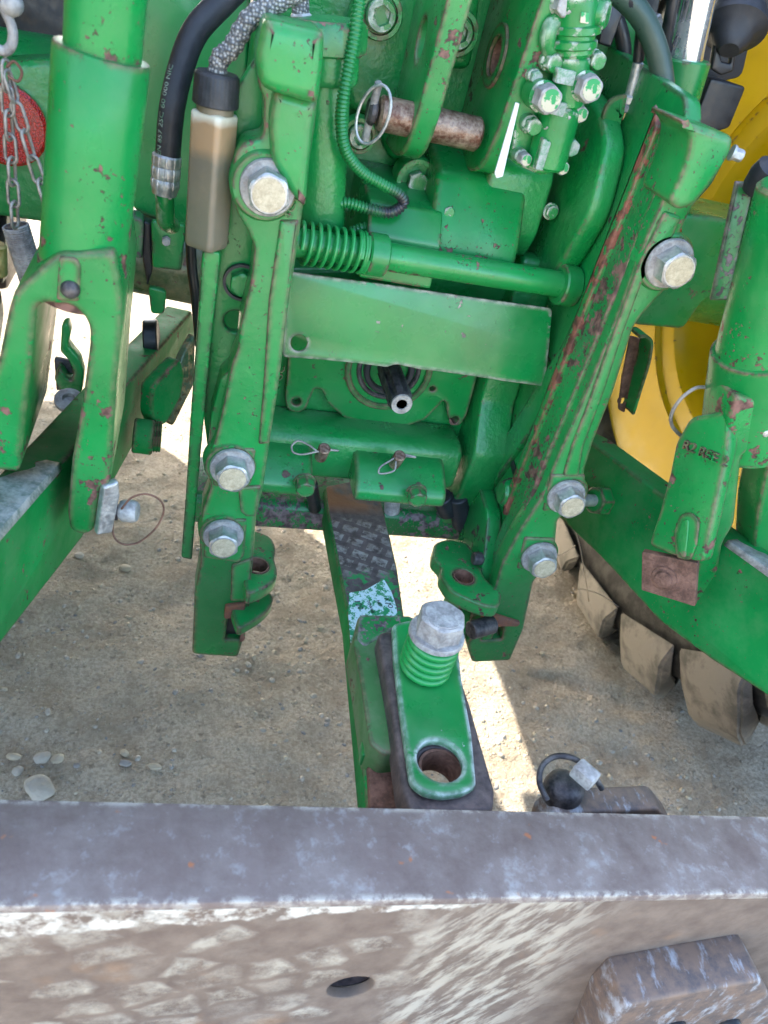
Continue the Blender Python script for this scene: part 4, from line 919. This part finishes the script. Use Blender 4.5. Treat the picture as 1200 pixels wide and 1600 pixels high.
bp = [Y(936, 284, .94), Y(944, 240, .94), Y(952, 200, .94), Y(957, 176, .94), Y(964, 167, .94), Y(975, 166, .94)]
fin('cable_bracket', tube_me(smoothpath(bp, 6), 1, sec=[(-.003, -.012), (.003, -.012), (.003, .012), (-.003, .012)]), P_SHEET, CC)
h3 = thing('rubber_hose', 'thick green-dusted black hose arching down behind the right rail', 'hose', tuple(Y(1035, 120, .92)))
tube('hose_body', [Y(935, -25, .93), Y(970, -8, .93), Y(1005, 30, .93), Y(1028, 85, .925), Y(1037, 140, .92), Y(1036, 200, .92)], .0125, paint('green_dusted_rubber', base=(.018, .05, .035), chip=.6, edgew=0, cast=.2, rough=.5, chipcol=(.015, .015, .02), off=3, dust=.1), h3, n=24, sm=12)
HC = thing('hydraulic_cylinder', 'green hydraulic lift cylinder with polished chrome rod at upper right', 'cylinder', tuple(Y(1065, 100, 1.0)))
ca, cb = Y(1072, 92, 1.0), Y(1030, 240, 1.0); cdv = (ca - cb).normalized()
cyl('cylinder_barrel', cb, ca, .030, P_SHEET, HC, n=40)
cyl('chrome_rod', ca - cdv * .01, Y(1102, -60, 1.0), .021, M_CHROME, HC, n=40)
cyl('chrome_tube', Y(1040, 75, 1.04), Y(1070, -60, 1.04), .010, M_CHROME, HC, n=24)
# black plastic light and its housing
LB = thing('plastic_lamp_mount', 'black plastic lamp mount and cover block beside the chrome rod', 'lamp mount', tuple(Y(1120, 120, 1.1)))
slab('cover_block', PY(1.05), [(1112, 122), (1166, 136), (1140, 200), (1090, 215), (1085, 190)], .06, M_BLACK, LB, r=.005)
slab('mount_back', PY(1.12), [(1098, 30), (1180, 30), (1160, 120), (1120, 130), (1090, 118)], .05, M_RUBBER, LB, r=.01)
lathe('lamp_cup', Y(1148, 42, 1.05), (-.2, -.6, -.7), [(-.02, .034), (0, .040), (.004, .040), (.012, .026), (.026, .020), (.034, .012)], M_RUBBER, LB, n=36)
slab('shroud', PY(1.13), [(1120, -80), (1300, -80), (1300, 40), (1190, 48), (1125, 15)], .04, M_BLACK, LB, r=.01)
slab('clip_arm', PY(1.04), [(1118, 70), (1124, 72), (1128, 96), (1142, 100), (1146, 76), (1152, 78), (1146, 112), (1128, 118), (1112, 108)], .01, M_BLACK, LB, r=.002)
FD = thing('fender', 'green right fender edge above the yellow rim', 'fender', (1.2, 1.4, 1.9))
def arc_strip(x0, x1, r, a0, a1, mat, parent, name, th=.012):
    bm = bmesh.new(); rows = []; N = 40
    for i in range(N + 1):
        a = math.radians(a0 + (a1 - a0) * i / N)
        rows.append([bm.verts.new((x, AX_Y + rr * math.cos(a), AX_Z + rr * math.sin(a))) for x, rr in ((x0, r), (x1, r), (x1, r + th), (x0, r + th))])
    for p, q in zip(rows, rows[1:]):
        for k in range(4): bm.faces.new((p[k], p[(k + 1) % 4], q[(k + 1) % 4], q[k]))
    bm.faces.new(rows[0]); bm.faces.new(rows[-1]); bmesh.ops.recalc_face_normals(bm, faces=bm.faces)
    me = bpy.data.meshes.new('f'); bm.to_mesh(me); bm.free(); return fin(name, me, mat, parent)
arc_strip(.98, 1.70, 1.02, 20, 118, P_SHEET, FD, 'fender_skin')
FD2 = thing('fender', 'green left fender arching over the left rear wheel', 'fender', (-.8, 1.4, 1.9))
arc_strip(-1.14, -.42, 1.04, 42, 150, P_SHEET, FD2, 'fender_skin')
# added sun-blocking boxes, then cab and body further forward, above the picture
box('sun_block_box', (-.90, 2.13, .30), (-.46, 2.43, 1.10), M_BLACK, T, bev=.02)  # unseen box added ahead of the left wheel to shade the ground
box('sun_block_box', (-.90, 2.40, .74), (-.46, 2.54, 1.10), M_BLACK, T, bev=.02)  # second added box, extends that shade towards the drawbar
box('transmission', (.08, 1.50, .74), (.49, 3.6, 1.30), P_HOUS, T, bev=.03)
box('cab_floor', (-.62, 1.30, 1.62), (1.18, 3.0, 1.72), M_BLACK, T, bev=.02)
box('cab_body', (-.50, 1.55, 1.725), (1.07, 2.9, 2.9), M_BLACK, T, bev=.05)
# ================================================================== VALVE BLOCK
VB = thing('valve_block', 'green painted hydraulic valve block with many hex plugs and worn print, upper right of centre', 'valve block', tuple(Y(890, 150, .98)))
yv = .90
slab('valve_plate', PY(yv), [(862, -40), (935, -40), (925, 80), (905, 170), (890, 225), (885, 262), (848, 276), (800, 255), (806, 180), (830, 90)], .03, P_VALVE, VB, r=.008, bev=.004)
def vc(a, b, r, m=P_VALVE, n=40, y=yv - .014, nm='valve_body'):
    return cyl(nm, Y(*a, y), Y(*b, y), r, m, VB, ch=.003, n=n)
vc((904, -10), (896, 88), .021); vc((896, 86), (884, 168), .019)
vc((878, 165), (852, 262), .0225)
for c_ in ((902, 46), (896, 68)):
    P = Y(*c_, yv - .014); lathe('valve_rib', P, Y(885, 160, yv) - Y(904, 0, yv), [(-.006, .018), (-.003, .0245), (.003, .0245), (.006, .018)], P_VALVE, VB, n=36)
tube('valve_pipe', [Y(880, 30, .89), Y(862, 40, .885), Y(856, 62, .885), Y(862, 85, .89)], .009, P_VALVE, VB)
cyl('side_port', Y(925, 20, .885), Y(950, 24, .875), .013, P_VALVE, VB)
cyl('port_neck', Y(905, 16, .89), Y(928, 20, .885), .010, P_VALVE, VB)
def vb(px, py, af, h, hm=P_VALVE, fm=None, y=.885, wash=0):
    P = Y(px, py, y); d = nrm((.12, -1, .0)); cyl('plug_base', P + Vector((0, .03, 0)), P, af * .62, P_VALVE, VB, n=28); bolt(VB, P, d, af, h, hm, fm, washer=wash, wt=.002, name='hex_plug')
M_HG = (lambda b: b.out(b.mix(b.ramp(b.noise(70, 4, off=1), .5, .54), (.55, .50, .36), (.03, .30, .09)), .5, .1, b.bump(b.noise(80, 3), .0006)))(NB('half_painted_hex_face'))
vb(850, 152, .0255, .016, M_DUSTY, M_HG, .865); vb(915, 136, .0245, .014, M_DUSTY, M_HG, .865)
vb(860, 97, .016, .012); vb(928, 93, .016, .012); vb(900, 175, .015, .014, M_DUSTY, M_HG); vb(830, 196, .016, .010)
vb(816, 246, .013, .012, M_DUSTY, M_HG); vb(872, 258, .014, .014, M_ZINC, M_HG); vb(878, 6, .020, .012, M_DUSTY)
vb(888, 228, .016, .012, M_GREY); vb(836, 120, .012, .006, M_GREY)
for pts in ([(872, 106), (902, 112), (896, 136), (868, 130)], [(866, 158), (888, 162), (880, 184), (858, 178)], [(850, 216), (862, 222), (848, 268), (836, 266)], [(908, 18), (922, 20), (920, 38), (906, 36)]):
    slab('worn_print', PY(yv - .036), pts, .012, P_VALVE, VB, r=.002)
    slab('worn_label', PY(yv - .0367), [(a * .94 + sum(p[0] for p in pts) / 4 * .06, b_ * .94 + sum(p[1] for p in pts) / 4 * .06) for a, b_ in pts], .0008, (M_HG if pts[0][0] in (908,) else M_GREY), VB, r=.001, bev=.0002)
# ================================================================== DRAWBAR AND HAMMER STRAP
DB = thing('drawbar', 'heavy steel drawbar coming towards the viewer, green sides, worn dark top with torn white label', 'drawbar', (.27, .7, .45))
zb = .56; pz = PZ(zb)
dl = [pz.at(*q) for q in ((507, 760), (512, 800), (530, 890), (544, 960), (556, 1080), (574, 1262))]
dr_ = [pz.at(*q) for q in ((588, 745), (604, 810), (622, 890), (632, 960), (640, 1050), (650, 1262))]
slab('drawbar_body', pz.off(-.0012), [(p.x, p.y) for p in dl[::-1] + dr_], .042, P_ARM, DB, px=False, r=.004, bev=.004)
slab('drawbar_top', pz, [(p.x + (.003), p.y) for p in dl[::-1]] + [(p.x - .003, p.y) for p in dr_], .003, M_DBAR, DB, px=False, r=.004, bev=.0008)
lp = PZ(zb + .0012)
slab('label', lp, [(546, 926), (570, 922), (600, 905), (612, 925), (620, 950), (622, 975), (580, 975), (548, 1005), (544, 960)], .0008, M_LABEL, DB, r=.002, bev=.0002)
lt = PZ(zb + .0016)
text('label_print', '120', .012, lt, (553, 938), -78, M_INK, DB, depth=.0002)
text('label_print', 'TOWAB', .0065, lt, (572, 938), -80, M_INK, DB, depth=.0002)
text('label_print', 'NET', .0065, lt, (588, 938), -80, M_INK, DB, depth=.0002)
text('label_print', 'X JO', .010, lt, (600, 934), -80, M_INK, DB, depth=.0002)
HS = thing('drawbar_clevis', 'drawbar clevis with green hammer strap, big spring-loaded hex bolt and a large pin hole', 'clevis', (.27, .5, .5))
zc = .600; pc_ = PZ(zc)
slab('clevis_block', pc_, [(560, 962), (640, 962), (700, 985), (712, 1040), (690, 1060), (640, 1010), (612, 1010), (630, 1175), (600, 1178), (578, 1160), (562, 1050), (552, 1000)], .05, P_OLD, HS, r=.005, bev=.003)
slab('clevis_edge', PZ(zc + .001), [(562, 960), (642, 962), (660, 985), (610, 984), (590, 998), (570, 1010), (558, 1000)], .006, P_WORN, HS, r=.004, bev=.002)
slab('step_block', PZ(.575), [(566, 1150), (605, 1150), (608, 1180), (566, 1180)], .02, P_SHEET, HS, r=.003)
slab('rusty_base', PZ(.566), [(574, 1180), (640, 1150), (650, 1262), (578, 1262)], .02, M_RUST, HS, r=.003)
zs = .622; ps = PZ(zs)
slab('strap_underplate', ps, [(590, 988), (612, 984), (640, 985), (712, 1035), (735, 1100), (752, 1160), (774, 1235), (772, 1268), (640, 1268), (628, 1225), (612, 1110)], .035, M_BARE, HS, r=.008, bev=.005, holes=[hole_px(ps, (690, 1200), .0235)])
lathe('rusty_bore', ps.at(690, 1200) + Vector((0, 0, -.001)), (0, 0, -1), [(0, .0234), (.033, .0234), (.033, .0205), (0, .0205)], M_RUST, HS, n=40, closed=True)
zt = .634; pt = PZ(zt)
slab('hammer_strap', pt, [(613, 975), (640, 968), (700, 975), (716, 1010), (722, 1060), (738, 1150), (745, 1228), (722, 1240), (690, 1244), (662, 1238), (642, 1222), (628, 1130), (616, 1030)], .010, P_STRAP, HS, r=.006, bev=.003, holes=[hole_px(pt, (688, 1188), .0235)])
bz = PZ(.634).at(690, 1020)
bc = Vector((PZ(.68).at(672, 1010).x, PZ(.68).at(672, 1010).y, zt))
hc = PZ(.705).at(688, 975)
bc = Vector((hc.x, hc.y, zt))
spring('bolt_spring', bc + Vector((0, 0, .002)), bc + Vector((0, 0, .052)), .0255, .0042, 5.2, P_WIRE, HS, n=12)
cyl('bolt_shank', bc, bc + Vector((0, 0, .056)), .0135, M_DARKST, HS)
bolt(HS, bc + Vector((0, 0, .054)), (0, 0, 1), .046, .024, M_DUSTY, M_DUSTY, washer=.0305, wt=.006, wmat=M_DUSTY, rot=.25)
lathe('rolled_eye', PZ(zc + .004).at(617, 992), (0, 0, 1), [(0, .009), (.004, .009), (.005, .006), (.002, .004)], P_WORN, HS)
lathe('rust_plug', Plane(PZ(.585).at(584, 1130), (-.9, -.3, .3), (.3, -.9, 0)).p + Vector((-.002, 0, .004)), (-.9, -.3, .3), [(0, .009), (.003, .0085), (.004, .004)], M_RUST, HS)
# ================================================================== IMPLEMENT BEAM IN FRONT
IB = thing('implement_beam', 'scuffed brown steel beam of the implement lying across the whole foreground', 'beam', (.3, .36, .5))
zi = .66
p0, p1 = Vector(), Vector()
def onz(px, py, z): return PZ(z).at(px, py)
# the beam dips slightly to the right: a plane through its rear upper edge
Av, Bv = onz(0, 1246, zi + .012), None
db = nrm((3820, -13, -324)); db = nrm((db.x, db.y, -db.z * -1))
upn = nrm(Vector((0, 0, 1)) - db * db.z)
back = upn.cross(db); back = back if back.y > 0 else -back
TPn = Plane(Av, upn, db)
e = [TPn.at(*q) for q in ((-200, 1242), (1400, 1279), (1400, 1394), (-200, 1419))]
wB = ((e[0] - e[3]).dot(back) + (e[1] - e[2]).dot(back)) / 2
mid = (e[0] + e[1] + e[2] + e[3]) / 4
def beam_box(name, h0, h1, mat, wid, y_off=0, bev=.003):
    R_ = Matrix((db, back, upn)).transposed()
    c = mid + upn * ((h0 + h1) / 2) + back * y_off
    return fin(name, boxme(c, (1.7, wid, abs(h1 - h0)), R_, bev), mat, IB)
beam_box('beam_top', -.012, 0, M_BEAMT, wB, bev=.0035)
FPn = Plane(mid - back * (wB / 2 - .0015), -back, db)
fo = FPn.uv(mid)
slab('beam_face', FPn, [(fo[0] - .85, fo[1] - .34), (fo[0] + .85, fo[1] - .34), (fo[0] + .85, fo[1] - .0122), (fo[0] - .85, fo[1] - .0122)], .010, M_BEAMF, IB, px=False, r=.001, bev=.001,
     holes=[hole_px(FPn, (548, 1543), .023, .023)])
BPn = Plane(mid + back * (wB / 2 - .0015), back, -db); bo = BPn.uv(mid)
slab('beam_back', BPn, [(bo[0] - .85, bo[1] - .34), (bo[0] + .85, bo[1] - .34), (bo[0] + .85, bo[1] - .0122), (bo[0] - .85, bo[1] - .0122)], .010, M_BEAMF, IB, px=False, r=.001, bev=.001)
lathe('hole_sleeve', FPn.at(548, 1543), back, [(.011, .0230), (.05, .0230), (.05, .026), (.011, .026)], M_BARE, IB, closed=True)
# bracket welded on the near face, lower right, and bolt heads on it
bq = FPn.off(.045)
slab('near_bracket', bq, [(905, 1690), (950, 1600), (978, 1572), (1100, 1548), (1190, 1532), (1206, 1560), (1225, 1610), (1250, 1700)], .048, M_BRKT, IB, r=.006, bev=.005)
for px, py, m_ in ((1052, 1604, M_BLACK), (1137, 1600, M_BLACK)):
    lathe('dark_nut', bq.at(px, py), bq.n, [(0, .014), (.006, .014), (.012, .010), (.014, .004)], m_, IB)
# bracket at the far side and its lynch pin
fb2 = FPn.off(-wB - .02)
slab('far_bracket', fb2, [(872, 1272), (1030, 1264), (1052, 1290), (1062, 1340), (830, 1340), (848, 1290)], .03, M_BRKT, IB, r=.006, bev=.004)
PN = thing('hitch_pin', 'dark hitch pin head with spring ring clip behind the steel beam', 'pin', tuple(Y(885, 1225, .47)))
P = onz(885, 1228, .60)
lathe('pin_head', P - Vector((0, 0, .02)), (0, .1, 1), [(0, .021), (.014, .0215), (.022, .019), (.027, .012), (.028, .004)], M_DARKST, PN, n=36)
c0 = onz(882, 1222, .625)
tube('ring_clip', [onz(855, 1250, .60), onz(843, 1222, .61), onz(848, 1196, .625), onz(868, 1182, .635), onz(893, 1184, .64), onz(915, 1198, .635), onz(930, 1215, .625), onz(940, 1232, .61)], .0032, M_DARKST, PN, n=10)
cq = onz(914, 1210, .638); box('clip_block', cq - Vector((.009, .012, .008)), cq + Vector((.009, .012, .008)), M_DUSTY, PN, bev=.002, rot=Matrix.Rotation(math.radians(35), 3, 'Z'))
# dry twigs lying in front of the tyre
for pts, lb in (([(892, 810), (905, 850), (915, 905), (920, 940)], 'longest upright dry twig beside the lower right rail bolt'), ([(868, 870), (885, 862), (900, 852)], 'short twig touching the lower right rail bolt'), ([(905, 920), (940, 930), (985, 965), (1030, 1022)], 'long bowed twig running along the tyre lugs'), ([(965, 1000), (985, 992), (1000, 993)], 'little twig crossing above a dusty tyre lug')):
    top(tube('dry_twig', [PY(1.15).at(*q) for q in pts], .0012, M_ST2, None, n=5, sm=4), lb, 'twig', 'dry twigs against the right tyre')
fsp = Plane(Y(1110, 690, .662), (-.93, -.36, .05), (.36, -.93, 0))
slab('slot_rim', fsp.off(.0005), [(1056, 872), (1052, 832), (1062, 804), (1080, 800), (1092, 815), (1088, 850), (1078, 876)], .004, P_LINK, RL, r=.006, bev=.0015)
slab('fork_tongue', fsp.off(.003), [(1060, 868), (1058, 836), (1066, 812), (1076, 812), (1074, 840), (1070, 872)], .004, P_HOUS, RL, r=.004, bev=.0015)
text('cast_number', 'R2 REE 2', .016, fsp.off(-.0018), (1066, 700), 12, P_LINK, RL, depth=.003)
# more running gear behind the left fork
HK = thing('sway_block_hook', 'curved green hook casting seen through the window of the left fork', 'hook', tuple(Y(112, 570, .98)))
hkp = PY(.98)
slab('hook_body', hkp, [(96, 508), (106, 505), (110, 520), (106, 540), (124, 562), (131, 585), (128, 612), (116, 622), (92, 612), (84, 590), (92, 575), (104, 592), (112, 596), (115, 580), (106, 562), (94, 550)], .022, P_HOUS, HK, r=.004, bev=.003)
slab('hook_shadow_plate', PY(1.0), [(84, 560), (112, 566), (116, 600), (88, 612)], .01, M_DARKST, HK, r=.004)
lathe('eye_washer', Y(108, 628, .93), (0, -.4, 1), [(0, .018), (.006, .018), (.008, .014), (.008, .008), (.002, .007)], M_DUSTY, HK)
# black and green pipework in the gap at the top, behind the valve block
PW = thing('pipework', 'dark pipes crossing the gap between the valve block and the hydraulic cylinder', 'pipes', tuple(Y(1000, 60, 1.04)))
tube('pipe', [Y(930, -40, 1.03), Y(960, 20, 1.03), Y(975, 80, 1.03), Y(965, 150, 1.04)], .009, M_BLACK, PW)
tube('pipe', [Y(1060, -40, .99), Y(1048, 20, .99), Y(1040, 70, 1.0), Y(1042, 120, 1.02)], .007, M_BLACK, PW)
tube('pipe', [Y(985, -30, 1.05), Y(1020, 40, 1.05), Y(1032, 100, 1.05)], .006, M_DARKST, PW)
cyl('pipe_union', Y(1018, 26, 1.04), Y(1024, 52, 1.04), .011, M_ZINC, PW, n=6)
# small vent pipe and fitting beside the filler cap
VP = thing('vent_fitting', 'short braided vent line entering a fitting beside the filler cap', 'fitting', tuple(Y(468, 20, .93)))
cyl('fitting_body', Y(468, -20, .93), Y(470, 24, .93), .009, M_BRAID, VP)
cyl('fitting_nut', Y(470, 20, .93), Y(471, 32, .93), .012, M_ZINC, VP, n=6)
# cast details on the housing
for a_, b_, y_, r_ in ((540, 320, 1.02, .006), (775, 395, .94, .005), (860, 330, .97, .007), (700, 330, .95, .006)):
    bolt(T, Y(a_, b_, y_ - .01), (0, -1, .1), r_ * 2, .006, P_VALVE, washer=r_ * 1.5, wt=.002)
text('cast_number', '1LYGC', .017, pc.off(-.0005), (432, 622), 84, P_COVER, T, depth=.0016)
text('cast_number', 'TL199', .014, PY(1.0285), (612, 150), -8, P_HOUS, T, depth=.002)
# right side: knob above the guard and hub flange in the rim
lathe('rubber_knob', Y(1194, 275, .79), (0, -.5, .85), [(-.02, .012), (0, .017), (.012, .016), (.018, .008)], M_RUBBER, GP)
